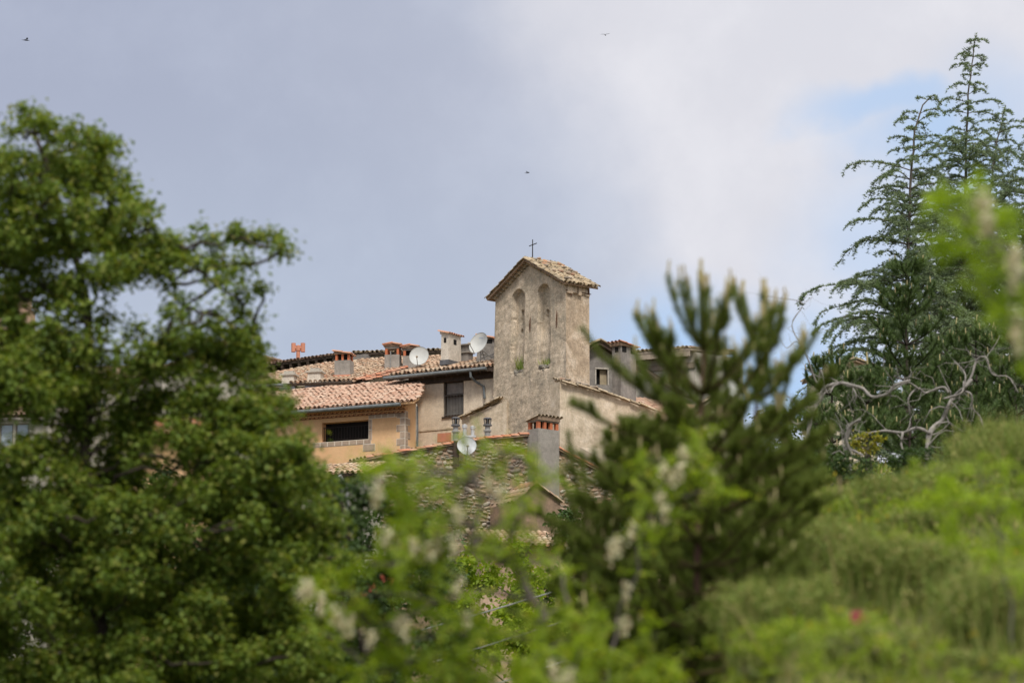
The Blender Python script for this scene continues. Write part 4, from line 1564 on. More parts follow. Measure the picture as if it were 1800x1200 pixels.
# bracket on the roof under the lettered dish
mb = MB()
for (a_, b_) in (((844, 622), (870, 628)), ((848, 616), (866, 630)), ((852, 632), (848, 618)), ((846, 630), (868, 622))):
    mb.tube([W(a_[0], a_[1], 184.7) - W(855, 632, 184.7), W(b_[0], b_[1], 184.7) - W(855, 632, 184.7)], 0.022, 6)
br = mb.build('dish_bracket', 'galvanised', None, False, W(855, 632, 184.7))
tag(br, 'galvanised tube bracket below the lettered satellite dish', 'bracket')

# ================================================================== 8 houses beyond the belfry
FI = Face(1040, 650, 187.0, -18)
I_ = House('village_house', 'dark grey rendered gable house with small half-shuttered window behind the belfry', 'house', FI, 18.0)
pp = [FI.uz(x, y) for x, y in [(1015, 624), (1050, 606), (1082, 626)]]
ww = (FI.uz(1048, 660)[0], FI.uz(1068, 660)[0], FI.uz(1058, 676)[1], FI.uz(1058, 649)[1])
mb = MB()
zt = min(pp[0][1], pp[2][1])
I_.front(mb, pp[0][0], pp[2][0], I_.bot, zt, [ww], 0, 0.25)
mb.poly([(pp[0][0], 0, zt), (pp[2][0], 0, zt), (pp[2][0], 0, pp[2][1]), (pp[1][0], 0, pp[1][1]), (pp[0][0], 0, pp[0][1])])
I_.shell(mb, pp[0][0], pp[2][0], I_.bot, zt, zt, 4.0)
I_.part('wall', mb, 'grey_plaster')
mb = MB()
a, b, c, d = ww
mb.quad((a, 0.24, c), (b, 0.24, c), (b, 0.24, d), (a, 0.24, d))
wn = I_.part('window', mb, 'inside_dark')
MB().box(a + (b - a) * 0.42, b, 0.14, 0.17, c, d).build('shutter', 'board_tan', wn)
MB().box(a - 0.05, b + 0.05, -0.03, 0.05, d + 0.01, d + 0.06).box(a - 0.045, a, -0.012, 0.02, c, d).box(b, b + 0.045, -0.012, 0.02, c, d).build('surround', 'pale_plaster', wn)
up0 = V((pp[1][0], -0.35, pp[1][1] + 0.10))
for sgn, e in ((-1, pp[0]), (1, pp[2])):
    dd = V((e[0] - pp[1][0], 0, e[1] - pp[1][1]))
    dd = dd * ((dd.length + 0.12) / dd.length)
    mb = MB()
    p2 = up0 + dd
    mb.prism([tuple(up0), tuple(p2), tuple(p2 - V((0, 0, 0.14))), tuple(up0 - V((0, 0, 0.14)))], (0, 4.4, 0))
    rr_ = I_.part('roof', mb, 'old_wood')
    tiled_roof('roof_tiles', p2 + V((0, 0, 0.02)), (0, 1, 0), -dd, [(0, 0), (4.2, 0), (4.2, dd.length), (0, dd.length)], 'old_tile', rr_, slab=False)
FJ = Face(1091, 640, 184.5, 45)
J = House('chimney_stack', 'big free-standing grey chimney stack with sloping terracotta hat and square smoke holes', 'chimney', FJ, 18.0)
mb = MB()
wa = -FJ.uz(1076, 640)[0]
wb = FJ.vz(1118, 640)[0]
zt = FJ.uz(1091, 606)[1]
mb.prism([(-wa, 0, J.bot), (0, 0, J.bot), (0, wb, J.bot), (-wa, wb, J.bot)], (0, 0, zt - J.bot))
st = J.part('stack', mb, 'grey_plaster')
uh, zh = FJ.uz(1084, 614)
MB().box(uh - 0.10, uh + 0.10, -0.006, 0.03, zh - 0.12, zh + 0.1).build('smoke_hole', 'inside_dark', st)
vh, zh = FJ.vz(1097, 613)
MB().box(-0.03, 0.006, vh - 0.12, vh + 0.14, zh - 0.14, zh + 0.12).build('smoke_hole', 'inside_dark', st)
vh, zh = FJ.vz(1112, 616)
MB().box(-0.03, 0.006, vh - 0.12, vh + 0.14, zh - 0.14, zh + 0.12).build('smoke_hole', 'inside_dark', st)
cp = MB().box(-0.01, 0.01, -0.01, 0.01, -0.02, 0.0).build('hat', 'mortar', J.root, False, (-wa / 2, wb / 2, zt + J.dz))
cap_tiles(cp, 0.0, wa, wb, 'y', 'red_tile', 0.12, over=0.12)

FK = Face(1150, 650, 193.0, 27)
K = House('village_house', 'house with a pale timber eave beam and orange framed window behind the pine', 'house', FK, 18.0)
k0, k1 = FK.uz(1110, 638), FK.uz(1222, 628)
print('K', k0, k1)
zt = (k0[1] + k1[1]) / 2
ww = (FK.uz(1174, 665)[0], FK.uz(1194, 665)[0], FK.uz(1184, 680)[1], FK.uz(1184, 655)[1])
w2 = (FK.uz(1180, 697)[0], FK.uz(1194, 697)[0], FK.uz(1187, 716)[1], FK.uz(1187, 692)[1])
mb = MB()
K.front(mb, k0[0], k1[0], K.bot, zt + 0.24, [ww, w2])
K.shell(mb, k0[0], k1[0], K.bot, zt + 0.24, zt + 0.7, 5)
K.part('wall', mb, 'pale_plaster')
window_set(K, *ww, 0.1, 'orange_wood')
window_set(K, *w2, 0.1, 'orange_wood')
mb = MB()
mb.box(k0[0], k1[0], -0.62, -0.5, zt - 0.02, zt + 0.28)
x = k0[0] + 0.1
while x < k1[0]:
    mb.box(x, x + 0.1, -0.5, 0.0, zt + 0.02, zt + 0.14)
    x += 0.42
mb.box(k0[0], k1[0], -0.08, 0.02, zt - 0.45, zt - 0.2)
K.part('eave_beam', mb, 'pale_wood')
tiled_roof('roof', (0, -0.65, zt + 0.31), (1, 0, 0), (0, 1, 0.12), [(k0[0], 0), (k1[0], 0), (k1[0], 5), (k0[0], 5)], 'old_tile', K.root, K.loc(), slabmat='pale_wood')
cn = MB()
q0, q1 = FK.uz(1122, 642, -1.0), FK.uz(1204, 694, -1.0)
cn.prism([(q0[0], -1.4, q0[1]), (q1[0], -1.4, q1[1]), (q1[0], -1.4, q1[1] - 0.1), (q0[0], -1.4, q0[1] - 0.22)], (0, 1.3, 0))
K.part('canopy', cn, 'old_wood')

# pale wall with ragged tiles at the foot of the belfry
FP = Face(990, 720, 179.2, -28)
Pw = House('village_house', 'pale rough-walled house with a ragged tile eave at the foot of the belfry', 'house', FP, 17.0)
pl = [FP.uz(x, y) for x, y in [(984, 671), (1060, 691), (1120, 711), (1150, 722)]]
print('P wall', pl)
mb = MB()
mb.prism([(u, 0, z) for u, z in pl + [(pl[-1][0], Pw.bot), (pl[0][0], Pw.bot)]], (0, 0.8, 0))
Pw.part('wall', mb, 'rough_cream_plaster')
r3 = tile_line('roof', [V((u, -0.12, z + 0.02)) for u, z in pl], 'old_tile', Pw.root, Pw.loc(), r=0.1, jit=2.5)
for k in range(1, 4):
    tile_line('roof_course', [V((u, -0.12 + 0.22 * k, z + 0.03 + 0.05 * k)) for u, z in pl], 'old_tile', r3, r=0.1, jit=2.5)
vv, fv_, b_ = [], [], 0
for k in range(26):
    tv, tf = random.choice(_st)
    t_ = random.uniform(0.0, 1)
    s_ = np.array([random.uniform(0.06, 0.14), 0.1, random.uniform(0.03, 0.07)])
    u = pl[0][0] + (pl[1][0] - pl[0][0]) * t_
    z = pl[0][1] + (pl[1][1] - pl[0][1]) * t_
    vv.append(tv * s_ + np.array([u, random.uniform(-0.1, 0.5), z + 0.14])); fv_.append(tf + b_); b_ += len(tv)
np_mesh('stonework', np.concatenate(vv), np.concatenate(fv_), 'rubble_stone', r3)

FLr = Face(1150, 830, 174.0, -25)
Lr = House('village_house', 'house under a pink tiled roof seen through the pine', 'house', FLr, 16.0)
m_ = 0.42
pol = [FLr.us(x, y, -0.4, 0, m_) for x, y in [(1075, 815), (1245, 848), (1245, 720), (1100, 700), (1075, 712)]]
pol[0] = (pol[0][0], 0)
pol[1] = (pol[1][0], 0)
print('Lr', [(round(a, 1), round(b, 1)) for a, b in pol])
mb = MB()
Lr.front(mb, pol[0][0] + 0.3, pol[1][0], Lr.bot, 0.0, [])
Lr.shell(mb, pol[0][0] + 0.3, pol[1][0], Lr.bot, 0.0, 1.4, 3.6)
Lr.part('wall', mb, 'cream_plaster')
tiled_roof('roof', (0, -0.4, 0), (1, 0, 0), (0, 1, m_), pol, 'roof_tile_pink', Lr.root, Lr.loc())

FM = Face(1257, 740, 169.0, -10)
Mh = House('village_house', 'small gable house with a pale pipe along its verge beyond the pine', 'house', FM, 16.0)
pp = [FM.uz(x, y) for x, y in [(1236, 714), (1257, 700), (1288, 744)]]
zt = min(pp[0][1], pp[2][1])
mb = MB()
mb.prism([(pp[0][0], 0, Mh.bot), (pp[2][0], 0, Mh.bot), (pp[2][0], 0, pp[2][1]), (pp[1][0], 0, pp[1][1]), (pp[0][0], 0, pp[0][1])], (0, 4, 0))
Mh.part('wall', mb, 'cream_plaster')
r4 = None
for e in (pp[0], pp[2]):
    dd = V((e[0] - pp[1][0], 0, e[1] - pp[1][1]))
    dd = dd * ((dd.length + 0.2) / dd.length)
    top = V((pp[1][0], -0.3, pp[1][1] + 0.08))
    r4 = tiled_roof('roof', top + dd, (0, 1, 0), -dd, [(0, 0), (4.4, 0), (4.4, dd.length), (0, dd.length)], 'old_tile', Mh.root, Mh.loc(), slabmat='pale_wood')
mb = MB()
mb.tube([(pp[1][0], -0.42, pp[1][1] + 0.08), (pp[2][0] + 0.1, -0.42, pp[2][1] - 0.05)], 0.07, 8)
Mh.part('verge_pipe', mb, 'galvanised')
# television aerial
p = W(1274, 668, 171.5)
r = empty('tv_aerial', p)
tag(r, 'television aerial with thin rods above the half hidden dish', 'aerial')
MB().tube([(0, 0, 0), (0, 0, 0.75)], 0.018, 6).build('mast', 'galvanised', r)
mb = MB()
mb.tube([(-0.3, 0, 0.45), (0.25, -0.15, 0.55)], 0.012, 6)
for i in range(7):
    t_ = i / 6
    c_ = V((-0.3 + 0.55 * t_, -0.15 * t_, 0.45 + 0.1 * t_))
    mb.tube([c_ + V((-0.06, 0, 0.28)), c_ + V((0.06, 0, -0.22))], 0.007, 5)
mb.build('boom', 'galvanised', r)
# far brick house behind the cedars
FR = Face(1500, 650, 196.0, -15)
Rh = House('village_house', 'small tan gable house peeping out beneath the cedar branches', 'house', FR, 18.0)
pp = [FR.uz(x, y) for x, y in [(1470, 646), (1500, 635), (1540, 650)]]
mb = MB()
mb.prism([(pp[0][0], 0, Rh.bot), (pp[2][0], 0, Rh.bot), (pp[2][0], 0, pp[2][1]), (pp[1][0], 0, pp[1][1]), (pp[0][0], 0, pp[0][1])], (0, 4, 0))
Rh.part('wall', mb, 'cream_plaster')
for e in (pp[0], pp[2]):
    dd = V((e[0] - pp[1][0], 0, e[1] - pp[1][1]))
    dd = dd * ((dd.length + 0.25) / dd.length)
    top = V((pp[1][0], -0.25, pp[1][1] + 0.06))
    tiled_roof('roof', top + dd, (0, 1, 0), -dd, [(0, 0), (4.3, 0), (4.3, dd.length), (0, dd.length)], 'old_tile', Rh.root, Rh.loc(), slabmat='mortar')
ch, H = chimney_at(Rh, 1498, 628, 645, 0.5, 0.22, 0.5, 0, 'terracotta')

# ================================================================== 9 houses behind the big tree
FQ = Face(62, 765, 174.0, 10)
Q = House('village_house', 'grey-cream house with a pair of pale casement windows behind the big tree', 'house', FQ, 16.0)
q0 = FQ.uz(-80, 740)[0]
zt = FQ.uz(20, 738)[1]
hs = [(FQ.uz(a_, 765)[0], FQ.uz(b_, 765)[0], FQ.uz(20, 784)[1], FQ.uz(20, 744)[1]) for a_, b_ in ((-32, -10), (-1, 23), (27, 51))]
mb = MB()
Q.front(mb, q0, 0.6, Q.bot, zt, hs, 0, 0.2)
Q.shell(mb, q0, 0.6, Q.bot, zt, zt + 1, 5)
Q.part('wall', mb, 'pale_plaster')
for hh in hs:
    window_set(Q, *hh, 0.08, 'shutter_grey', 'sky_glass', cols=1, fw=0.05)
pol = [FQ.us(x, y, -0.4, zt + 0.12, 0.33) for x, y in [(-80, 735), (72, 732), (60, 712), (30, 696), (-80, 698)]]
pol[0] = (pol[0][0], 0); pol[1] = (pol[1][0], 0)
print('Q roof', [(round(a, 1), round(b, 1)) for a, b in pol])
tiled_roof('roof', (0, -0.4, zt + 0.12), (1, 0, 0), (0, 1, 0.33), pol, 'roof_tile_pink', Q.root, Q.loc(), slabmat='old_wood')

FT = Face(60, 560, 198.0, -15)
Tt = House('village_house', 'tall tan house with blue window and small gabled chimney behind the big tree', 'house', FT, 18.0)
pp = [FT.uz(x, y) for x, y in [(-60, 560), (40, 534), (62, 548), (80, 640)]]
ww = (FT.uz(3, 562)[0], FT.uz(28, 562)[0], FT.uz(15, 575)[1], FT.uz(15, 553)[1])
mb = MB()
t_ = ww[3] + 0.1
Tt.front(mb, pp[0][0], pp[2][0], Tt.bot, t_, [ww])
mb.poly([(pp[0][0], 0, t_), (pp[2][0], 0, t_), (pp[2][0], 0, max(t_, pp[2][1])), (pp[1][0], 0, pp[1][1]), (pp[0][0], 0, max(t_, pp[0][1]))])
Tt.shell(mb, pp[0][0], pp[2][0], Tt.bot, t_, t_, 5)
Tt.part('wall', mb, 'pink_plaster')
window_set(Tt, *ww, 0.1, 'shutter_grey', 'sky_glass')
tile_line('roof', [V((pp[0][0], -0.1, pp[0][1] + 0.05)), V((pp[1][0], -0.1, pp[1][1] + 0.05)), V((pp[2][0], -0.1, pp[2][1] + 0.05))], 'roof_tile', Tt.root, Tt.loc())
ch, H = chimney_at(Tt, 45, 526, 545, 0.3, 0.5, 0.45, 0, 'pink_plaster')
zt = posts(ch, H, 0.48, 0.43, 0.1, 2, 2, 0.1, 'pink_plaster', lid=False)
cap_tiles(ch, zt, 0.5, 0.45, 'x', 'roof_tile', 0.35, ridge=True)

FB2 = Face(300, 700, 203.0, 12)
Bh = House('village_house', 'long pale house whose plain tiled roof runs on behind the big tree', 'house', FB2, 18.0)
s0 = FB2.uz(20, 700)[0]
zt = FB2.uz(180, 672)[1]
hs = [(FB2.uz(a_, 700)[0], FB2.uz(b_, 700)[0], FB2.uz(180, 716)[1], FB2.uz(180, 692)[1]) for a_, b_ in ((95, 112), (170, 187), (240, 257))]
mb = MB()
Bh.front(mb, s0, 0, Bh.bot, zt, hs)
Bh.shell(mb, s0, 0, Bh.bot, zt, zt + 1, 4)
Bh.part('wall', mb, 'pale_plaster')
for hh in hs:
    window_set(Bh, *hh, 0.1, 'shutter_grey')
tiled_roof('roof', (0, -0.4, zt + 0.05), (1, 0, 0), (0, 1, 0.3), [(s0 - 0.2, 0), (0.2, 0), (0.2, 4.5), (s0 - 0.2, 4.5)], 'roof_tile', Bh.root, Bh.loc(), slabmat='old_wood')

FR2 = Face(430, 640, 200.0, -20)
R2 = House('village_house', 'pale house with a dark red sloping verge at the edge of the big tree', 'house', FR2, 18.0)
pp = [FR2.uz(x, y) for x, y in [(285, 650), (405, 597), (450, 627), (500, 640)]]
mb = MB()
mb.prism([(pp[0][0], 0, R2.bot), (pp[3][0], 0, R2.bot), (pp[3][0], 0, pp[3][1]), (pp[2][0], 0, pp[2][1]), (pp[1][0], 0, pp[1][1]), (pp[0][0], 0, pp[0][1])], (0, 4, 0))
R2.part('wall', mb, 'pale_plaster')
tile_line('roof', [V((q[0], -0.15, q[1] + 0.05)) for q in pp], 'dark_tile', R2.root, R2.loc(), r=0.12)
mb = MB()
for a_, b_ in zip(pp[:-1], pp[1:]):
    mb.prism([(a_[0], -0.25, a_[1] + 0.04), (b_[0], -0.25, b_[1] + 0.04), (b_[0], -0.25, b_[1] - 0.14), (a_[0], -0.25, a_[1] - 0.14)], (0, 4.3, 0))
R2.part('verge_board', mb, 'rust')

FS = Face(330, 800, 170.0, 15)
S2 = House('village_house', 'ochre house with red tile eave glimpsed through the big tree', 'house', FS, 15.0)
s0 = FS.uz(235, 800)[0]
zt = FS.uz(300, 768)[1]
ww = (FS.uz(272, 850)[0], FS.uz(286, 850)[0], FS.uz(280, 890)[1], FS.uz(280, 850)[1])
mb = MB()
S2.front(mb, s0, 0, S2.bot, zt, [ww])
S2.shell(mb, s0, 0, S2.bot, zt, zt + 1, 5)
S2.part('wall', mb, 'orange_plaster')
window_set(S2, *ww, 0.1, 'orange_wood')
tiled_roof('roof', (0, -0.4, zt + 0.05), (1, 0, 0), (0, 1, 0.3), [(s0 - 0.2, 0), (0.2, 0), (0.2, 4), (s0 - 0.2, 4)], 'red_tile', S2.root, S2.loc(), slabmat='old_wood')

FU = Face(640, 900, 160.0, 18)
U2 = House('village_house', 'grey stone house with thin downpipe low down behind the trees', 'house', FU, 13.0)
s0 = FU.uz(520, 900)[0]
zt = FU.uz(610, 838)[1]
hs = [(FU.uz(a_, 900)[0], FU.uz(b_, 900)[0], FU.uz(600, y1)[1], FU.uz(600, y0)[1]) for a_, b_, y0, y1 in ((586, 601, 888, 918), (528, 545, 925, 960), (586, 600, 960, 1000))]
mb = MB()
U2.front(mb, s0, 0, U2.bot, zt, hs)
U2.shell(mb, s0, 0, U2.bot, zt, zt + 0.5, 1.8)
U2.part('wall', mb, 'pale_plaster')
for hh in hs:
    window_set(U2, *hh, 0.12, 'shutter_grey')
mb = MB()
ud = FU.uz(613, 880)[0]
mb.tube([(ud - 0.18, -0.45, zt), (ud - 0.1, -0.2, zt - 0.25), (ud, -0.1, zt - 0.5), (ud, -0.1, U2.bot + 1)], 0.07, 8)
U2.part('downpipe', mb, 'galvanised')
tiled_roof('roof', (0, -0.4, zt + 0.05), (1, 0, 0), (0, 1, 0.3), [(s0 - 0.2, 0), (0.2, 0), (0.2, 2.2), (s0 - 0.2, 2.2)], 'roof_tile', U2.root, U2.loc(), slabmat='old_wood')

FV = Face(960, 965, 153.0, -12)
V2 = House('village_house', 'low pinkish house under a pale tiled roof with dark red fascia amid the greenery', 'house', FV, 12.0)
s0 = FV.uz(845, 965)[0]
zt = FV.uz(900, 966)[1]
ww = (FV.uz(905, 985)[0], FV.uz(930, 985)[0], FV.uz(917, 1002)[1], FV.uz(917, 980)[1])
mb = MB()
V2.front(mb, s0, 0.4, V2.bot, zt, [ww])
V2.shell(mb, s0, 0.4, V2.bot, zt, zt + 0.55, 1.7)
V2.part('wall', mb, 'pink_plaster')
window_set(V2, *ww, 0.1, 'old_wood')
tiled_roof('roof', (0, -0.4, zt + 0.1), (1, 0, 0), (0, 1, 0.38), [(s0 - 0.2, 0), (0.6, 0), (0.6, 1.9), (s0 - 0.2, 1.9)], 'roof_tile', V2.root, V2.loc(), slabmat='rust')

# ================================================================== vegetation
def unit(a):
    return a / (np.linalg.norm(a, axis=-1, keepdims=True) + 1e-9)


def rdir(n, r):
    return unit(r.normal(size=(n, 3)))


def leaf_quads(P, ax, nrm, L, Wd, fold=0.25):
    """one folded diamond per leaf"""
    side = unit(np.cross(ax, nrm))
    nn = unit(np.cross(side, ax))
    L, Wd = L[:, None], Wd[:, None]
    mid = P + ax * L * 0.45
    tip = P + ax * L - nn * L * 0.12
    vs = np.stack([P, mid + side * Wd * 0.5 + nn * Wd * fold, tip, mid - side * Wd * 0.5 + nn * Wd * fold], 1).reshape(-1, 3)
    fs = np.arange(len(P) * 4).reshape(-1, 4)
    return vs, fs


def clump_leaves(C, rad, n, L, r, flat=0.75, up=0.55):
    """n leaves in each of the clumps at C (K,3) with radii rad (K)"""
    K = len(C)
    d = rdir(K * n, r)
    d[:, 2] = np.where(r.random(K * n) < 0.35, np.abs(d[:, 2]), d[:, 2])
    rr = r.random(K * n) ** 0.5
    rr = np.where(r.random(K * n) < 0.28, rr * 1.9, rr)
    R_ = np.repeat(rad, n)
    P = np.repeat(C, n, axis=0) + d * (rr * R_)[:, None] * np.array([1, 1, flat])
    nrm = unit(d * 0.6 + np.array([0, 0, up]) + r.normal(size=d.shape) * 0.45)
    ax = unit(np.cross(nrm, rdir(K * n, r)) + np.array([0, 0, -0.25]) + d * 0.35)
    Ls = L * r.uniform(0.6, 1.25, K * n)
    return leaf_quads(P, ax, nrm, Ls, Ls * r.uniform(0.5, 0.8, K * n))


def wiggle(p0, p1, n, amp, sag=0.0, seed=0):
    rr = random.Random(seed)
    p0, p1 = V(p0), V(p1)
    L = (p1 - p0).length
    pts = []
    off = V((0, 0, 0))
    for i in range(n + 1):
        t = i / n
        if 0 < i < n:
            off = off * 0.6 + V((rr.gauss(0, 1), rr.gauss(0, 1), rr.gauss(0, 1))) * amp * L
        else:
            off = V((0, 0, 0))
        pts.append(p0.lerp(p1, t) + off + V((0, 0, -sag * L * 4 * t * (1 - t))))
    return pts


def lobes_crown(name, label, cat, lobes, Y0, trunk, leaf, leafmat, bark, sub_r=0.15, n_leaf=85, dens=1.5, group=None, seed=1, trunk_r=0.12, limb_r=0.035, yjit=0.7, base_z=None, twigs=True, gap=0.0):
    """leafy tree: trunk (pixel path at Y0) -> limbs to each lobe -> twigs -> leaf clumps.
    lobes: (px, py, radius in px)"""
    r = np.random.default_rng(seed)
    rp = random.Random(seed)
    path = [W(px, py, Y0) for px, py in trunk]
    bz = ground(path[0].x, Y0) if base_z is None else base_z
    base = V((path[0].x, Y0, bz - 0.15))
    root = empty(name, base)
    tag(root, label, cat, group)
    pts = [base] + path if path[0].z > bz + 0.2 else [base] + path[1:]
    tr = MB()
    rad = [trunk_r * (1 - 0.8 * i / max(1, len(pts) - 1)) for i in range(len(pts))]
    fine = []
    frad = []
    for i in range(len(pts) - 1):
        w_ = wiggle(pts[i], pts[i + 1], 5, 0.02, 0, seed + i)
        fine += w_[:-1]
        frad += [rad[i] + (rad[i + 1] - rad[i]) * k / 5 for k in range(5)]
    fine.append(pts[-1]); frad.append(rad[-1])
    tr.tube([p - base for p in fine], frad, 10)
    limbs = MB()
    Cs, Rs = [], []
    centres = []
    for (px, py, rpx) in lobes:
        y = Y0 + rp.uniform(-yjit, yjit)
        c = W(px, py, y)
        R_ = rpx * Y0 / F
        centres.append((c, R_))
        # limb from the trunk point somewhat below
        cand = [(i, p) for i, p in enumerate(fine) if p.z < c.z - 0.25 * (c - p).length]
        if not cand:
            cand = [(i, p) for i, p in enumerate(fine)]
        i0, p = min(cand, key=lambda q: (q[1] - c).length)
        # prefer to sprout from an already placed neighbouring lobe
        near = [(q, rq) for q, rq in centres[:-1] if (q - c).length < (p - c).length * 0.8 and q.z < c.z + 0.2]
        st_ = min(near, key=lambda q: (q[0] - c).length)[0] if near else p
        ln = (c - st_).length
        limbs.tube([q - base for q in wiggle(st_, c, 6, 0.05, 0.04, rp.randrange(9999))], [limb_r * (1 - 0.62 * k / 6) for k in range(7)], 6)
        K = max(3, int(dens * (R_ / sub_r) ** 2))
        d = rdir(K, r)
        rr = r.random(K) ** 0.4
        sc_ = np.array(c)[None] + d * (rr * R_)[:, None] * np.array([1, 1, 0.85])
        if gap:
            sc_ = sc_[r.random(K) > gap]
        for q in sc_:
            Cs.append(q)
            Rs.append(sub_r * r.uniform(0.65, 1.25))
            if twigs and r.random() < 0.6:
                limbs.tube([v_ - base for v_ in wiggle(c, V(q), 3, 0.08, 0.0, rp.randrange(9999))], [limb_r * 0.3, limb_r * 0.22, limb_r * 0.16, limb_r * 0.1], 4)
    tk = tr.build('trunk', bark, root, True)
    limbs.build('limbs', bark, tk, True)
    vs, fs = clump_leaves(np.array(Cs), np.array(Rs), n_leaf, leaf, r)
    np_mesh('crown', vs - np.array(base)[None], fs, leafmat, root)
    return root


def fill_poly(poly, step, rr, seed):
    rp = random.Random(seed)
    out = []
    ys = [p[1] for p in poly]
    xs = [p[0] for p in poly]
    y = min(ys)
    while y < max(ys):
        x = min(xs) + rp.uniform(0, step)
        while x < max(xs):
            jx, jy = x + rp.uniform(-0.35, 0.35) * step, y + rp.uniform(-0.35, 0.35) * step
            if inpoly(jx, jy, poly):
                out.append((jx, jy, rr * rp.uniform(0.75, 1.25)))
            x += step
        y += step * 0.85
    return out


# ---- big broad-leaved tree
L1 = [(50, 196, 16), (46, 222, 24), (78, 232, 30), (120, 238, 30), (160, 248, 30), (193, 262, 18), (18, 232, 14), (18, 288, 34), (66, 298, 34),
      (128, 288, 38), (172, 300, 30), (148, 335, 40), (192, 345, 26), (22, 348, 38), (66, 372, 34), (232, 352, 20), (254, 362, 16), (196, 384, 34), (270, 396, 26), (226, 418, 38),
      (176, 436, 38), (292, 432, 30), (20, 420, 38), (66, 436, 34), (118, 400, 26), (315, 452, 20), (40, 478, 36), (100, 452, 28), (205, 470, 34), (250, 470, 28), (-30, 300, 40), (-30, 420, 45), (-30, 520, 45),
      (362, 412, 24), (402, 416, 26), (446, 418, 22), (482, 425, 16), (500, 440, 10), (392, 450, 26), (432, 462, 18), (345, 470, 24), (386, 492, 26), (300, 498, 20), (416, 520, 26), (325, 535, 28), (374, 552, 30), (428, 552, 26),
      (300, 565, 22), (440, 585, 14), (350, 590, 26), (402, 590, 26), (462, 505, 8),
      (20, 520, 32), (72, 532, 22), (128, 545, 28), (22, 590, 40), (85, 590, 36), (190, 560, 24), (150, 600, 36), (230, 590, 26)]
L1 += fill_poly([(-60, 610), (290, 600), (430, 612), (460, 650), (475, 700), (495, 740), (520, 790), (575, 840), (560, 900), (600, 1000), (560, 1250), (-60, 1250)], 60, 54, 5)
L1 += fill_poly([(-40, 250), (30, 240), (185, 270), (200, 310), (245, 360), (310, 440), (290, 480), (200, 500), (120, 525), (-40, 570)], 46, 33, 6)
L1 = [q for q in L1 if not (-10 < q[0] < 62 and 735 < q[1] < 800) and not (262 < q[0] < 320 and 770 < q[1] < 870)]
lobes_crown('broadleaf_tree', 'big broad-leaved tree with open dark branches towering above the house roofs', 'tree', L1, 45.0,
            [(175, 1250), (165, 1000), (150, 760), (160, 640), (150, 520), (110, 400), (80, 280), (52, 200)], 0.062, 'maple_leaf', 'bark_dark',
            sub_r=0.125, n_leaf=52, dens=3.4, seed=3, trunk_r=0.085, limb_r=0.022, yjit=0.9, gap=0.06)
# second crown, lower and darker
L2_ = fill_poly([(420, 840), (520, 815), (600, 822), (680, 840), (740, 850), (760, 950), (800, 1010), (840, 1100), (840, 1250), (380, 1250), (400, 1000)], 66, 46, 8)
L2_ = [q for q in L2_ if not (592 < q[0] < 632 and 838 < q[1] < 930)]
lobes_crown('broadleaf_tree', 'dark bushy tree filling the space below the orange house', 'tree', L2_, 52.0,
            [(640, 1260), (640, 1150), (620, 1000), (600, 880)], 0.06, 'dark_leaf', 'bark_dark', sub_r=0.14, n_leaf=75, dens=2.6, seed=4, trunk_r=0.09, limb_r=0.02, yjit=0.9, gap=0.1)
L3_ = fill_poly([(820, 1000), (870, 960), (960, 975), (1010, 1040), (1080, 1060), (1120, 1250), (760, 1250)], 60, 44, 9)
lobes_crown('elder_shrub', 'leafy shrub with fresh narrow leaves below the low pinkish house', 'shrub', L3_, 118.0,
            [(930, 1260), (935, 1150), (920, 1060)], 0.15, 'robinia_leaf', 'bark_grey', sub_r=0.28, n_leaf=80, dens=2.2, seed=14, trunk_r=0.15, limb_r=0.03, yjit=1.2, gap=0.1)
L4_ = fill_poly([(960, 930), (1100, 860), (1240, 800), (1330, 740), (1420, 720), (1480, 760), (1520, 850), (1480, 1000), (1300, 1250), (900, 1250)], 80, 62, 10)
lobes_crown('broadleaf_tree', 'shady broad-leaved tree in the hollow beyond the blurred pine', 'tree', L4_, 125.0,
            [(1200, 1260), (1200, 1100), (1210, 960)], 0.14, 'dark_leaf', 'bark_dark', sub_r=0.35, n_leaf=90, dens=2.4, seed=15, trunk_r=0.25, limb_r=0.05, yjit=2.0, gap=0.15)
L5_ = fill_poly([(-60, 900), (200, 880), (420, 900), (560, 1000), (700, 960), (820, 1010), (820, 1250), (-60, 1250)], 90, 75, 12)
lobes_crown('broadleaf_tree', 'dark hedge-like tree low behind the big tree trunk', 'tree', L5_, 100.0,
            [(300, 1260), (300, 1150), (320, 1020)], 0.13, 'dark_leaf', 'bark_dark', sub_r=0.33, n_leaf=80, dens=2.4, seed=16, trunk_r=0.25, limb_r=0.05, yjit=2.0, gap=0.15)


# ---- red blossoms on the dark shrub
def puffs(name, spots, Y, rad_px, n, L, mat, label, cat, parent=None, jy=0.15, base=None, seed=3, flat=1.0):
    r = np.random.default_rng(seed)
    C_ = np.array([list(W(px + r.normal(0, 0.01), py, Y + r.uniform(-jy, jy))) for px, py in spots])
    vs, fs = clump_leaves(C_, np.full(len(C_), rad_px * Y / F), n, L, r, flat=flat)
    b = np.array(base) if base is not None else np.zeros(3)
    o_ = np_mesh(name, vs - b, fs, mat, parent)
    return o_


rb = bpy.data.objects['broadleaf_tree.001']
for bi, bsp in enumerate([(690, 1020), (655, 1032), (560, 1118), (582, 1128), (552, 1171), (500, 1110), (640, 1045), (672, 1012), (530, 1160), (750, 1165)]):
    puffs('blossom', [bsp], 51.0, 4.0, 12, 0.03, 'red_flower', '', '', parent=rb, base=rb.location, seed=400 + bi)


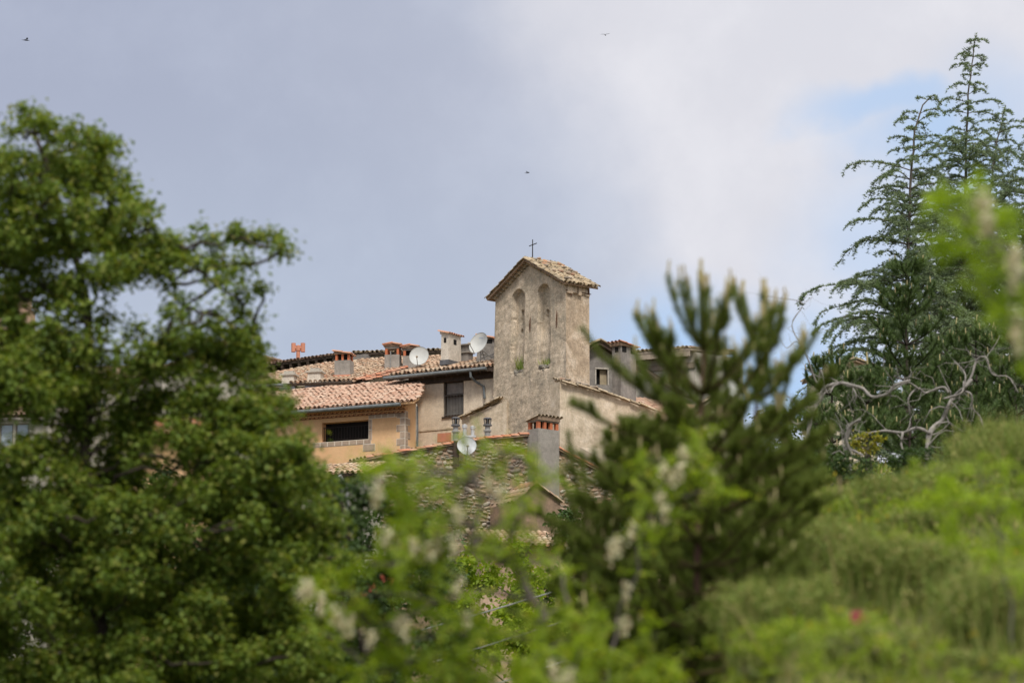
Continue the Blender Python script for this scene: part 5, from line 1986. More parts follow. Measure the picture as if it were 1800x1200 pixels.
# ---- robinia: compound leaves and hanging cream flowers
def robinia(name, label, lobes, Y0, trunk, flowers, seed, leafmat='robinia_leaf', n_comp=11, leaf_len=0.17, group=None, flat_r=0.012, leaflet=0.042, base_side=None, fl_len=0.11):
    r = np.random.default_rng(seed)
    rp = random.Random(seed)
    path = [W(px, py, Y0) for px, py in trunk]
    bx = path[0].x
    base = V((bx, Y0, min(ground(bx, Y0) - 0.1, path[0].z)))
    root = empty(name, base)
    tag(root, label, 'tree' if 'sapling' not in label else 'sapling', group)
    pts = [base] + path
    fine = []
    for i in range(len(pts) - 1):
        fine += wiggle(pts[i], pts[i + 1], 5, 0.03, 0, seed + i)[:-1]
    fine.append(pts[-1])
    tr = MB()
    tr.tube([p - base for p in fine], [flat_r * (1.9 - 1.4 * i / len(fine)) for i in range(len(fine))], 8)
    lim = MB()
    PL, AX, NR, LL = [], [], [], []
    cs = []
    for (px, py, rpx) in lobes:
        c = W(px, py, Y0 + rp.uniform(-0.35, 0.35))
        R_ = rpx * Y0 / F
        near = [q for q in cs if q.z < c.z + 0.1] + fine
        s_ = min(near, key=lambda q: (q - c).length + (0.35 if q.z > c.z else 0))
        cs.append(c)
        lim.tube([q - base for q in wiggle(s_, c, 5, 0.06, 0.02, rp.randrange(9999))], [flat_r * (0.75 - 0.1 * k) for k in range(6)], 5)
        n_ = max(4, int(n_comp * (rpx / 35.0) ** 2))
        for k in range(n_):
            if k % 6 == 0:
                d = unit(r.normal(size=3) * np.array([1, 1, 0.8]))
                tip_ = np.array(c) + d * R_ * r.random() ** 0.5 * 0.85
            p = tip_ + r.normal(size=3) * 0.012
            rach = unit(d * 0.35 + r.normal(size=3) * 0.75 + np.array([0, 0, -0.1]))
            sd_ = unit(np.cross(rach, np.array([0, 0, 1.0]) + r.normal(size=3) * 0.3))
            nn = unit(np.cross(sd_, rach))
            Lr_ = leaf_len * r.uniform(0.7, 1.2)
            m_ = 6
            for j in range(m_):
                t = (j + 0.6) / m_
                b = p + rach * Lr_ * t - nn * Lr_ * 0.25 * t * t
                for s2 in (-1, 1):
                    PL.append(b); AX.append(unit(sd_ * s2 + rach * 0.35 + r.normal(size=3) * 0.15)); NR.append(unit(nn + r.normal(size=3) * 0.2)); LL.append(leaflet * r.uniform(0.8, 1.15))
            PL.append(p + rach * Lr_); AX.append(rach); NR.append(nn); LL.append(leaflet)
    tk = tr.build('trunk', 'bark_grey', root, True)
    lim.build('limbs', 'bark_grey', tk, True)
    PL, AX, NR, LL = np.array(PL), np.array(AX), np.array(NR), np.array(LL)
    vs, fs = leaf_quads(PL, AX, NR, LL, LL * 0.52, 0.1)
    np_mesh('crown', vs - np.array(base), fs, leafmat, root)
    if flowers:
        for (px, py) in flowers:
            FP_ = []
            c = np.array(W(px, py, Y0 + rp.uniform(-0.6, -0.1)))
            L_ = fl_len * r.uniform(0.8, 1.2)
            for k in range(48):
                t = r.random()
                FP_.append(c + np.array([0, 0, L_ * (0.5 - t)]) + r.normal(size=3) * 0.017 * (1.1 - 0.6 * t))
            FP_ = np.array(FP_)
            n = len(FP_)
            Ls = np.full(n, 0.028)
            vs, fs = leaf_quads(FP_, rdir(n, r), rdir(n, r), Ls, Ls * 0.9, 0.3)
            np_mesh('flower_cluster', vs - np.array(base), fs, 'robinia_flower', root)
    return root


RL = [(700, 820, 34), (655, 835, 26), (760, 845, 36), (690, 880, 36), (800, 890, 34), (735, 925, 38), (832, 820, 20), (880, 800, 20), (925, 812, 22), (848, 775, 16), (905, 790, 18), (812, 770, 12), (960, 830, 16),
      (780, 975, 34), (840, 945, 26), (700, 990, 32), (645, 985, 30), (590, 1040, 30), (555, 1045, 22), (625, 1080, 34), (680, 1100, 34), (735, 1060, 34), (800, 1060, 34), (860, 1110, 38), (720, 1160, 40), (800, 1150, 40), (640, 1170, 34),
      (950, 1090, 34), (930, 1010, 16), (880, 990, 20), (900, 945, 16), (860, 925, 16), (1000, 1060, 20), (880, 868, 15), (930, 890, 16), (905, 918, 18), (868, 955, 20), (945, 945, 18), (905, 965, 22), (955, 985, 22), (985, 1010, 20), (925, 850, 12), (905, 870, 14), (570, 1110, 20), (760, 1200, 40), (860, 1190, 40), (920, 860, 12)]
RF = [(680, 945), (705, 965), (735, 962), (755, 965), (660, 880), (725, 960), (805, 900), (800, 960), (770, 958), (530, 1040), (565, 1060), (590, 1080), (615, 1100), (545, 1035), (700, 1095), (712, 1105), (805, 1030), (650, 1125), (820, 1088), (860, 850), (665, 860), (880, 870), (600, 1095)]
robinia('robinia_tree', 'bright green robinia with hanging cream blossom before the rubble stone house', RL, 29.0,
        [(930, 1230), (955, 1100), (900, 985), (835, 960), (840, 860), (825, 800)], RF, 21, n_comp=30, flat_r=0.022)
RL2 = [(1130, 805, 20), (1190, 800, 26), (1235, 830, 26), (1180, 865, 26), (1228, 775, 20), (1140, 870, 20), (1195, 905, 22), (1115, 925, 20), (1150, 960, 20), (1210, 765, 14), (1120, 1000, 18), (1270, 860, 20), (1165, 830, 24)]
RF2 = [(1168, 830), (1195, 835), (1213, 815), (1200, 800), (1245, 850), (1160, 880), (1170, 905), (1085, 960), (1075, 970), (1100, 1040), (1110, 935), (1180, 842), (1248, 838), (1098, 1100)]
robinia('robinia_sapling', 'slender robinia sapling with small cream blossom in front of the pine', RL2, 30.0,
        [(1050, 1250), (1085, 1090), (1120, 980), (1150, 880), (1200, 790)], RF2, 22, n_comp=24, flat_r=0.008)
RL3 = [(940, 1150, 34), (1000, 1130, 34), (1060, 1150, 36), (1010, 1190, 40), (1090, 1190, 36), (1140, 1160, 30), (1150, 1110, 20), (900, 1190, 34), (960, 1200, 38), (1040, 1100, 22), (1180, 1190, 30)]
robinia('robinia_sapling', 'low yellow-green robinia sapling at the foot of the pine', RL3, 27.0, [(1010, 1260), (1010, 1170)], [(975, 1180), (1000, 1195)], 23, n_comp=26, flat_r=0.008)
RL4 = [(1636, 330, 16), (1650, 362, 24), (1690, 350, 26), (1738, 330, 16), (1745, 372, 24), (1700, 395, 30), (1670, 420, 26), (1740, 420, 30), (1785, 400, 26), (1700, 450, 28), (1760, 465, 32), (1800, 460, 30), (1720, 500, 26), (1775, 520, 30), (1800, 560, 30), (1750, 550, 18), (1800, 620, 24), (1690, 480, 18)]
RF4 = [(1728, 370), (1735, 395), (1722, 360), (1785, 455), (1782, 490), (1786, 570), (1790, 600)]
robinia('robinia_tree', 'blurred bright robinia branch hanging before the cedars', RL4, 21.0,
        [(1900, 1100), (1905, 800), (1870, 600), (1810, 500), (1750, 420), (1680, 380)], RF4, 24, leafmat='bright_leaf', n_comp=15, leaf_len=0.13)


# ---- pines
def pine(name, label, Y0, trunk, spread, mat, seed, whorl=0.32, nl=0.065, nw=0.0022, npm=900, candle=0.09, start=0.0, shoot=0.32, group=None, bark='bark_pine', trunk_r=0.05, sub=6, up=0.75, density=1.0, nbr=6, cprob=1.0, goblet=False):
    cpe = [1.0 if goblet else cprob]
    """trunk: pixel path bottom->top. spread(t): branch length in metres, t = 0 top .. 1 bottom"""
    r = np.random.default_rng(seed)
    rp = random.Random(seed)
    path = [W(px, py, Y0) for px, py in trunk]
    base = V((path[0].x, Y0, min(ground(path[0].x, Y0) - 0.1, path[0].z)))
    root = empty(name, base)
    tag(root, label, 'pine', group)
    pts = ([base] + path) if (path[0] - base).length > 0.05 else path
    tr = MB()
    top = pts[-1]
    # resample
    fine = [pts[0]]
    for a_, b_ in zip(pts[:-1], pts[1:]):
        n = max(2, int((b_ - a_).length / (whorl * 0.5)))
        for i in range(1, n + 1):
            fine.append(a_.lerp(b_, i / n) + V((rp.gauss(0, 0.006), rp.gauss(0, 0.006), 0)) * (whorl / 0.3))
    fine[-1] = top
    H = top.z - base.z
    tr.tube([p - base for p in fine], [trunk_r * (0.12 + 0.88 * (top.z - p.z) / H) for p in fine], 8)
    br = MB()
    SP, SD, SL = [], [], []      # needle-covered segments: start, end
    CP_, CL = [], []
    def shoot_seg(a_, b_):
        SP.append(np.array(a_)); SD.append(np.array(b_ - a_))

    def candle_at(p, L_):
        if rp.random() > cpe[0]:
            return
        CP_.append(np.array(p)); CL.append(L_)
    vis0 = path[0].z
    d = 0.0
    z = top.z - (0.02 if goblet else 0)
    shoot_seg(top - V((0, 0, 0.45 if goblet else whorl * 1.2)), top)
    candle_at(top, candle * 1.5)
    for k in range(3):
        a_ = k * 2.1 + 0.4
        candle_at(top + V((math.cos(a_), math.sin(a_), -0.2)) * 0.02, candle * 0.9)
    while z > base.z + start:
        d = top.z - z
        if d > 0.05:
            i = min(range(len(fine)), key=lambda q: abs(fine[q].z - z))
            c = fine[i]
            Lb = spread(d / (top.z - vis0 + 1e-6))
            n = nbr + rp.randrange(-1, 2)
            fr = min(1.0, (d / (top.z - vis0 + 1e-6)) / 0.3) if goblet else 1.0
            upe = up if not goblet else 1.9 + (0.40 - 1.9) * fr ** 0.7
            cpe[0] = 1.0 if fr < 0.9 else cprob
            if goblet and d < 1.25:
                fr, upe = (0.0, 2.3) if d < 0.6 else (0.5, 1.25 if d < 0.95 else 0.9)
            thin = goblet and d < 0.6
            ph = rp.uniform(0, 6.28)
            for k in range(n):
                an = ph + 2 * math.pi * k / n + rp.uniform(-0.25, 0.25)
                L_ = Lb * rp.uniform(0.7, 1.1)
                dr = V((math.cos(an), math.sin(an), 0))
                # branch curves out and then upward
                P_ = [c]
                m_ = 5
                for j in range(1, m_ + 1):
                    t = j / m_
                    P_.append(c + dr * (L_ * (t - 0.12 * t * t)) + V((0, 0, L_ * (upe * 0.35 * t + upe * 0.45 * t * t))) + V((rp.gauss(0, 0.012), rp.gauss(0, 0.012), rp.gauss(0, 0.012))) * L_)
                br.tube([p - base for p in P_], [trunk_r * 0.32 * (1.1 - j / m_) * min(1, L_ / (whorl * 2.5)) + 0.003 for j in range(m_ + 1)], 5)
                nd = L_ * 0.85 if goblet else min(L_ * 0.75, shoot * 2.2)
                # needles along the outer part
                tot = L_
                for j in range(m_):
                    if (j + 1) / m_ * tot > tot - nd:
                        shoot_seg(P_[j], P_[j + 1])
                tipd = (P_[-1] - P_[-2]).normalized()
                candle_at(P_[-1], candle)
                for q in range(0 if thin else 2):
                    candle_at(P_[-1] + V((rp.gauss(0, 0.012), rp.gauss(0, 0.012), -0.01)) * (candle / 0.09), candle * 0.6)
                # side shoots
                ns_ = rp.choice((0, 1, 1, 2)) if thin else int(sub * min(1.4, L_ / (whorl * 1.6)) * (0.35 + 0.65 * fr))
                for s_ in range(ns_):
                    t = rp.uniform(0.3, 0.95)
                    j = min(m_ - 1, int(t * m_))
                    p = P_[j].lerp(P_[j + 1], t * m_ - j)
                    sl = shoot * rp.uniform(0.5, 1.0) * (1.1 - 0.5 * t)
                    lat = tipd.cross(V((0, 0, 1)))
                    if lat.length < 0.1:
                        lat = V((1, 0, 0))
                    lat = lat.normalized() * rp.choice((-1, 1))
                    dd = (tipd * 0.5 + lat * rp.uniform(0.4, 0.9) + V((0, 0, rp.uniform(0.15, 0.6)))).normalized()
                    e = p + dd * sl * 0.6
                    e2 = e + (dd + V((0, 0, 0.6))).normalized() * sl * 0.5
                    br.tube([p - base, e - base, e2 - base], [0.006, 0.004, 0.002], 4)
                    shoot_seg(p.lerp(e, 0.3), e)
                    shoot_seg(e, e2)
                    candle_at(e2, candle * rp.uniform(0.5, 0.9))
        z -= (0.46 if d < 0.4 else 0.30 if d < 1.0 else whorl) * rp.uniform(0.9, 1.1) if goblet else whorl * rp.uniform(0.85, 1.15) * (0.75 if d < whorl * 2 else 1.0)
    tk = tr.build('trunk', bark, root, True)
    br.build('branches', bark, tk, True)
    SP, SD = np.array(SP), np.array(SD)
    ln = np.linalg.norm(SD, axis=1)
    cnt = np.maximum(6, (ln * npm * density).astype(int))
    idx = np.repeat(np.arange(len(SP)), cnt)
    N = len(idx)
    t = r.random(N)
    axd = unit(SD)[idx]
    p = SP[idx] + SD[idx] * t[:, None]
    rad = unit(np.cross(axd, rdir(N, r)))
    th = r.uniform(0.3, 1.25, N)[:, None]
    dn = unit(axd * np.cos(th) + rad * np.sin(th) + np.array([0, 0, 0.12]))
    L_ = nl * r.uniform(0.7, 1.1, N)[:, None]
    sd_ = unit(np.cross(dn, rdir(N, r))) * nw * 0.5
    vs = np.stack([p - sd_, p + sd_, p + dn * L_], 1).reshape(-1, 3)
    fs = np.arange(N * 3).reshape(-1, 3)
    np_mesh('needles', vs - np.array(base), fs, mat, root)
    # candles
    cm_v, cm_f, b_ = [], [], 0
    for p, L_ in zip(CP_, CL):
        w_ = L_ * 0.075
        dx = r.normal(0, 0.08, 2) * L_
        v_ = [(-w_, -w_, 0), (w_, -w_, 0), (w_, w_, 0), (-w_, w_, 0)]
        up_v = [(x * 0.8 + dx[0], y * 0.8 + dx[1], L_) for x, y, _ in v_]
        cm_v += [np.array(q) + p - np.array(base) for q in v_ + up_v]
        cm_f += [(b_ + a1, b_ + b1, b_ + c1, b_ + d1) for a1, b1, c1, d1 in ((0, 1, 5, 4), (1, 2, 6, 5), (2, 3, 7, 6), (3, 0, 4, 7), (4, 5, 6, 7))]
        b_ += 8
    np_mesh('pale_foliage', np.array(cm_v), np.array(cm_f), 'pine_candle', root)
    print(label, 'needles', N)
    return root


pine('pine_tree', 'young dark pine with pale upright candles standing before the belfry houses', 34.0,
     [(1215, 1240), (1225, 1000), (1232, 800), (1236, 640), (1234, 540), (1232, 500)], lambda t: float(np.interp(t, [0, 0.1, 0.2, 0.3, 0.45, 0.6, 1], [0.15, 0.20, 0.38, 0.92, 1.15, 1.3, 1.45])), 'pine_needle', 31, sub=10, whorl=0.21, nl=0.066, nw=0.0028, npm=2900, candle=0.13, nbr=7, cprob=0.1, goblet=True, shoot=0.17, start=1.3)
pine('pine_tree', 'second young pine with bare reddish trunk and spreading limbs next to the first', 36.0,
     [(1270, 1240), (1300, 980), (1322, 800), (1335, 680), (1345, 590), (1345, 530)], lambda t: float(np.interp(t, [0, 0.1, 0.2, 0.3, 0.45, 0.6, 1], [0.14, 0.20, 0.34, 0.66, 0.80, 0.66, 0.6])), 'pine_needle', 32, sub=10, whorl=0.21, nl=0.066, nw=0.0028, npm=2900, candle=0.13, nbr=7, cprob=0.1, goblet=True, shoot=0.17, start=1.3)
pine('pine_tree', 'low bushy pine mass reaching towards the grey stone chimney', 34.5,
     [(1060, 1260), (1060, 1080), (1062, 960), (1064, 860)], lambda t: 0.2 + 0.6 * t ** 0.6, 'pine_needle', 33, whorl=0.24, nl=0.066, nw=0.0028, npm=2800, candle=0.13, nbr=7, cprob=0.1, goblet=True, shoot=0.17, start=1.2)
pine('pine_tree', 'broad dark pine filling the space low between the two taller pines and the robinia', 36.5,
     [(1140, 1250), (1142, 1080), (1145, 900), (1148, 745)], lambda t: 0.2 + 0.85 * t ** 0.6, 'pine_needle', 34, sub=10, whorl=0.21, nl=0.068, nw=0.0030, npm=2800, candle=0.10, nbr=7, cprob=0.1, shoot=0.17, start=1.2, up=0.4)
# pines in the middle distance
FPN = dict(mat='far_pine_needle', nl=0.14, nw=0.013, npm=420, candle=0.20, shoot=0.42, trunk_r=0.08, bark='bark_dark', start=2.0, sub=7, cprob=0.13)
pine('pine_tree', 'sturdy dark pine with visible trunk standing in front of the cedars', 112.0, [(1596, 900), (1594, 700), (1592, 560), (1592, 462)],
     lambda t: 0.45 + 1.7 * t ** 0.8, seed=41, whorl=0.62, **FPN)
for i, (lab, px, top, Y, sp, sd_) in enumerate([
        ('small pine in the gap between the sky and the dead branches', 1462, 610, 118, 1.6, 42),
        ('pine covered with pale candles beneath the outermost cedar branches', 1525, 640, 108, 1.5, 43),
        ('pine beside the sturdy pine, lower and fuller', 1664, 600, 116, 1.8, 44),
        ('pine under the bright robinia branch', 1716, 565, 110, 1.7, 45),
        ('pine at the edge of the frame above the green bank', 1785, 590, 104, 1.9, 46),
        ('short pine behind the twisted dead tree', 1600, 690, 102, 1.5, 47),
        ('low pine behind the tip of the dead branches', 1440, 720, 112, 1.4, 48),
        ('dark pine just behind the yellow-green bush', 1530, 740, 100, 1.3, 49),
        ('pine above the broom bushes on the bank', 1700, 700, 98, 1.6, 50)]):
    pine('pine_tree', lab, Y, [(px, 960), (px, 800), (px, top)], lambda t, sp=sp: 0.35 + sp * t ** 0.8, seed=sd_, whorl=0.6, **FPN)


# ---- cedars
def cedar(label, Y0, trunk, spread, seed, whorl=0.31, tuft=0.12, group=None, lean_tip=0.0, density=1.0, long_side=0.0, bottom=840, trunk_r=0.11):
    r = np.random.default_rng(seed)
    rp = random.Random(seed)
    path = [W(px, py, Y0) for px, py in trunk]
    base = V((path[0].x, Y0, ground(path[0].x, Y0) - 0.2))
    root = empty('cedar_tree', base)
    tag(root, label, 'cedar', group)
    pts = [base] + path
    fine = []
    for a_, b_ in zip(pts[:-1], pts[1:]):
        n = max(2, int((b_ - a_).length / 0.3))
        for i in range(n):
            fine.append(a_.lerp(b_, i / n) + V((rp.gauss(0, 0.012), rp.gauss(0, 0.012), 0)))
    fine.append(pts[-1])
    top = fine[-1]
    zt = max(p.z for p in fine)
    H = zt - base.z
    tr = MB()
    n = len(fine)
    tr.tube([p - base for p in fine], [trunk_r * ((1 - i / n) ** 0.8) + 0.008 for i in range(n)], 8)
    br = MB()
    TP, TD = [], []

    def tufts(P_, dens, size_start=0.15):
        for a_, b_ in zip(P_[:-1], P_[1:]):
            d_ = b_ - a_
            k = max(1, int(d_.length / 0.048 * dens))
            for i in range(k):
                TP.append(np.array(a_ + d_ * rp.random()))
                TD.append(np.array(d_.normalized()))

    def curve(c, dr, L_, rise, droop, m_=7, wob_=0.015):
        P_ = [c]
        for j in range(1, m_ + 1):
            t = j / m_
            P_.append(c + dr * (L_ * (t - 0.10 * t ** 4)) + V((0, 0, L_ * (rise * t - droop * t ** 3))) + V((rp.gauss(0, wob_), rp.gauss(0, wob_), rp.gauss(0, wob_ * 0.7))) * L_)
        return P_
    zlow = W(900, bottom, Y0).z
    # leader foliage
    tufts(fine[-max(4, int(1.2 / 0.3)):], 0.9)
    z = zt - 0.25
    while z > zlow:
        t = (zt - z) / (zt - zlow)
        c = min((p for p in fine[:-1]), key=lambda q: abs(q.z - z))
        Lb = spread(t)
        nb = rp.choice((2, 3, 4)) if t < 0.25 else rp.choice((4, 5, 6))
        ph = rp.uniform(0, 6.28)
        for k in range(nb):
            an = ph + 2 * math.pi * k / nb + rp.uniform(-0.4, 0.4)
            L_ = Lb * rp.uniform(0.5, 1.15)
            if rp.random() < 0.10:
                L_ *= 1.45
            dr = V((math.cos(an), math.sin(an) * 0.9, 0))
            rise = rp.uniform(0.18, 0.5)
            P_ = curve(c, dr, L_, rise, rp.uniform(0.26, 0.52))
            br.tube([p - base for p in P_], [0.007 + 0.016 * min(1, L_ / 2.5) * (1 - j / 7.5) for j in range(8)], 5)
            tufts(P_[1:], 1.0 * density)
            ns_ = int(L_ / 0.08)
            for s_ in range(ns_):
                tt_ = rp.uniform(0.12, 0.98)
                j = min(6, int(tt_ * 7))
                p = P_[j].lerp(P_[j + 1], tt_ * 7 - j)
                ax_ = (P_[j + 1] - P_[j]).normalized()
                lat = ax_.cross(V((0, 0, 1))).normalized() * rp.choice((-1, 1))
                sl = (0.16 + 0.30 * min(1.6, L_ / 1.5)) * rp.uniform(0.4, 1.1) * (1.15 - 0.6 * tt_)
                dd = (lat * rp.uniform(0.45, 1.0) + ax_ * 0.7).normalized()
                Q = curve(p, dd, sl, 0.1, rp.uniform(0.2, 0.7), 3, 0.03)
                tufts(Q, 0.95 * density)
        z -= whorl * rp.uniform(0.6, 1.2) * (1.25 if t < 0.2 else 1.0)
    tk = tr.build('trunk', 'bark_grey', root, True)
    br.build('branches', 'bark_grey', tk, True)
    TP, TD = np.array(TP), np.array(TD)
    N = len(TP)
    m_ = 6
    idx = np.repeat(np.arange(N), m_)
    K = len(idx)
    rad = unit(np.cross(TD[idx], rdir(K, r)))
    rad[:, 2] = np.where(rad[:, 2] < -0.2, -rad[:, 2] * 0.6, rad[:, 2])
    dn = unit(rad * 0.75 + TD[idx] * r.uniform(0.1, 0.9, K)[:, None] + np.array([0, 0, 0.25]))
    L_ = tuft * r.uniform(0.5, 1.0, K)[:, None]
    sdv = unit(np.cross(dn, rdir(K, r))) * 0.011
    p = TP[idx] + r.normal(size=(K, 3)) * 0.012
    vs = np.stack([p - sdv, p + sdv, p + dn * L_], 1).reshape(-1, 3)
    np_mesh('crown', vs - np.array(base), np.arange(K * 3).reshape(-1, 3), 'cedar_needle', root)
    print(label, 'tufts', K)
    return root


cedar('cedar with drooping curled tip reaching its branches over the open sky', 150.0,
      [(1592, 900), (1592, 700), (1594, 560), (1596, 430), (1602, 300), (1608, 230), (1622, 185), (1642, 167), (1656, 185)],
      lambda t: 0.55 + 4.6 * t ** 0.9, 61, bottom=860)
cedar('tallest cedar with a straight bare-looking spire', 156.0,
      [(1690, 900), (1694, 700), (1696, 420), (1698, 250), (1704, 150), (1712, 85), (1716, 60)],
      lambda t: 0.40 + 4.2 * t ** 0.9, 62, bottom=820)
cedar('cedar with upswept side shoots behind the blurred robinia branch', 160.0,
      [(1765, 900), (1755, 700), (1745, 500), (1738, 360), (1752, 250), (1768, 185)],
      lambda t: 0.6 + 4.0 * t ** 0.7, 63, bottom=820, whorl=0.32)
cedar('outermost cedar crown cut off by the picture edge', 152.0,
      [(1850, 900), (1845, 600), (1835, 400), (1828, 270), (1815, 190)],
      lambda t: 0.5 + 4.0 * t ** 0.8, 64, bottom=800)


# ---- twisted dead trees
def twisted(label, Y, paths, seed, name='dead_tree'):
    """paths: list of (pixel polyline, r0, r1)"""
    rp = random.Random(seed)
    p0 = W(*paths[0][0][0], Y)
    base = V((p0.x, Y, ground(p0.x, Y) - 0.1))
    root = empty(name, base)
    tag(root, label, 'dead tree')
    first = True
    for pl_, ra, rb in paths:
        pts = []
        yo = 0.0
        for i, (x, y) in enumerate(pl_):
            yo = yo * 0.7 + rp.gauss(0, 0.10) if i else 0
            pts.append(W(x, y, Y + yo))
        if first:
            pts = [base] + pts
        # smooth by catmull-rom
        sm_ = []
        for i in range(len(pts) - 1):
            a_, b_, c_, d_ = pts[max(0, i - 1)], pts[i], pts[i + 1], pts[min(len(pts) - 1, i + 2)]
            for k in range(5):
                t = k / 5
                sm_.append(0.5 * ((2 * b_) + (c_ - a_) * t + (2 * a_ - 5 * b_ + 4 * c_ - d_) * t * t + (3 * b_ - a_ - 3 * c_ + d_) * t ** 3))
        sm_.append(pts[-1])
        n = len(sm_)
        mb_ = MB()
        mb_.tube([p - base for p in sm_], [(ra + (rb - ra) * i / n) * 0.55 * rp.uniform(0.82, 1.2) for i in range(n)], 8)
        # forked twigs
        for k in range(max(3, n // 3)):
            i = rp.randrange(n // 4, n)
            p = sm_[i]
            d_ = V((rp.gauss(0, 1), rp.gauss(0, 0.6), rp.gauss(0.1, 1))).normalized()
            L_ = rp.uniform(0.2, 0.75)
            q = p
            tw = [p]
            for j in range(4):
                d_ = (d_ + V((rp.gauss(0, 0.5), rp.gauss(0, 0.4), rp.gauss(0, 0.5)))).normalized()
                q = q + d_ * L_ / 3
                tw.append(q)
            r0_ = (ra + (rb - ra) * i / n) * 0.22
            mb_.tube([v_ - base for v_ in tw], [r0_, r0_ * 0.8, r0_ * 0.6, r0_ * 0.45, r0_ * 0.25], 6)
        mb_.build('trunk' if first else 'limb', 'bark_dead', root, True)
        first = False
    return root


twisted('twisted silver-grey dead tree with crooked limbs above the green bank', 88.0, [
    ([(1628, 850), (1630, 797), (1635, 760), (1657, 737), (1667, 713), (1677, 697), (1695, 682), (1708, 667)], 0.12, 0.05),
    ([(1635, 762), (1613, 752), (1587, 760), (1553, 757), (1523, 763), (1500, 775)], 0.065, 0.03),
    ([(1667, 690), (1657, 680), (1627, 690), (1613, 682), (1597, 700), (1600, 730)], 0.05, 0.025),
    ([(1695, 682), (1708, 660), (1717, 633), (1733, 628), (1740, 650), (1750, 660), (1773, 663), (1790, 690)], 0.05, 0.02),
    ([(1693, 687), (1707, 693), (1710, 717), (1723, 733), (1730, 757)], 0.045, 0.02),
    ([(1695, 682), (1697, 660), (1690, 647), (1678, 635)], 0.035, 0.015),
    ([(1680, 695), (1660, 700), (1690, 690), (1694, 670)], 0.045, 0.02),
    ([(1587, 760), (1584, 780), (1590, 798)], 0.045, 0.03),
    ([(1613, 682), (1596, 672), (1578, 680), (1560, 690)], 0.035, 0.018),
    ([(1733, 628), (1750, 605), (1757, 590)], 0.02, 0.01)], 71)
twisted('gnarled dead tree arching out from behind the pine with bare curling twigs', 84.0, [
    ([(1405, 880), (1415, 800), (1427, 728), (1443, 700), (1450, 682), (1477, 673), (1497, 677), (1517, 683), (1533, 697), (1560, 692), (1573, 677), (1600, 668)], 0.085, 0.04),
    ([(1450, 684), (1443, 650), (1436, 673), (1417, 623), (1392, 572), (1411, 534), (1373, 524), (1340, 520)], 0.035, 0.008),
    ([(1417, 623), (1400, 600), (1380, 610), (1360, 560)], 0.018, 0.006),
    ([(1411, 534), (1423, 526), (1428, 522)], 0.012, 0.006),
    ([(1497, 677), (1505, 695), (1500, 710)], 0.03, 0.012),
    ([(1427, 728), (1400, 745), (1375, 722), (1345, 730)], 0.04, 0.02),
    ([(1380, 850), (1407, 870), (1423, 887), (1420, 910)], 0.075, 0.03),
    ([(1490, 770), (1497, 747), (1513, 737)], 0.05, 0.03)], 72)
twisted('short pale dead stump leaning under the yellow-green bush', 80.0, [
    ([(1500, 850), (1487, 795), (1495, 790), (1517, 800)], 0.06, 0.03),
    ([(1497, 800), (1487, 770), (1495, 747), (1512, 737)], 0.05, 0.03)], 73)
# yellow-green bush
lobes_crown('yellow_bush', 'small yellow-green bush among the pale dead branches', 'bush', [(1500, 778, 12), (1520, 770, 14), (1540, 772, 12), (1512, 790, 10), (1535, 788, 9)], 86.0,
            [(1525, 850), (1522, 790)], 0.07, 'yellow_green_leaf', 'bark_grey', sub_r=0.1, n_leaf=26, dens=1.2, seed=81, trunk_r=0.03, limb_r=0.015, yjit=0.1)
lobes_crown('yellow_bush', 'larger mottled yellow-green bush behind the pine near the bank', 'bush', [(1380, 890, 22), (1410, 880, 24), (1440, 870, 22), (1370, 930, 24), (1400, 920, 26), (1440, 910, 26), (1350, 960, 20), (1465, 850, 20), (1430, 945, 24)], 70.0,
            [(1420, 1020), (1415, 930)], 0.05, 'yellow_green_leaf', 'bark_grey', sub_r=0.1, n_leaf=22, dens=0.9, seed=82, trunk_r=0.03, limb_r=0.012, yjit=0.3, gap=0.4)


lobes_crown('dark_bush', 'dark green bush at the foot of the twisted dead tree', 'bush', fill_poly([(1560, 815), (1600, 800), (1680, 800), (1720, 850), (1560, 880)], 34, 28, 17), 74.0,
            [(1640, 900), (1640, 850)], 0.06, 'dark_leaf', 'bark_dark', sub_r=0.13, n_leaf=60, dens=2.0, seed=83, trunk_r=0.04, limb_r=0.015, yjit=0.5)
lobes_crown('dark_bush', 'dark green bush below the small yellow-green bush and pale stump', 'bush', fill_poly([(1385, 790), (1430, 800), (1545, 808), (1560, 870), (1385, 880)], 34, 28, 18), 72.0,
            [(1470, 910), (1470, 850)], 0.06, 'dark_leaf', 'bark_dark', sub_r=0.13, n_leaf=60, dens=2.0, seed=84, trunk_r=0.04, limb_r=0.015, yjit=0.5)
# ---- shrubs on the bank
def broom(label, px, py, Y, h, wid, seed, mat='broom_stem', n=900, name='broom_bush', group=None, lean=0.3, w_=0.0028, leafm=None):
    p = W(px, py, Y)
    g_ = ground(p.x, Y)
    base = V((p.x, Y, g_ - 0.03))
    vs, q1, q2 = blades(n, (0, 0, 0), (wid * 0.35, wid * 0.35), h, w_, lean, seed)
    r = np.random.default_rng(seed)
    root = empty(name, base)
    tag(root, label, 'shrub', group)
    tri_mesh('foliage', vs, q1, q2[:, :3], mat, root)
    # fine green sprays along the stems
    T_ = vs.reshape(-1, 5, 3)
    k = min(len(T_), 420)
    sel = r.choice(len(T_), k, replace=False)
    C_ = T_[sel, 2] * 0.5 + T_[sel, 4] * 0.5
    v2, f2 = clump_leaves(C_, np.full(k, 0.04), 12, 0.03, r)
    np_mesh('leaves', v2, f2, leafm or mat, root)
    return root


def px_of(x, y, z):
    yc = y * CP + z * SP
    return 900 + F * x / yc, 600 - F * (z * CP - y * SP) / yc


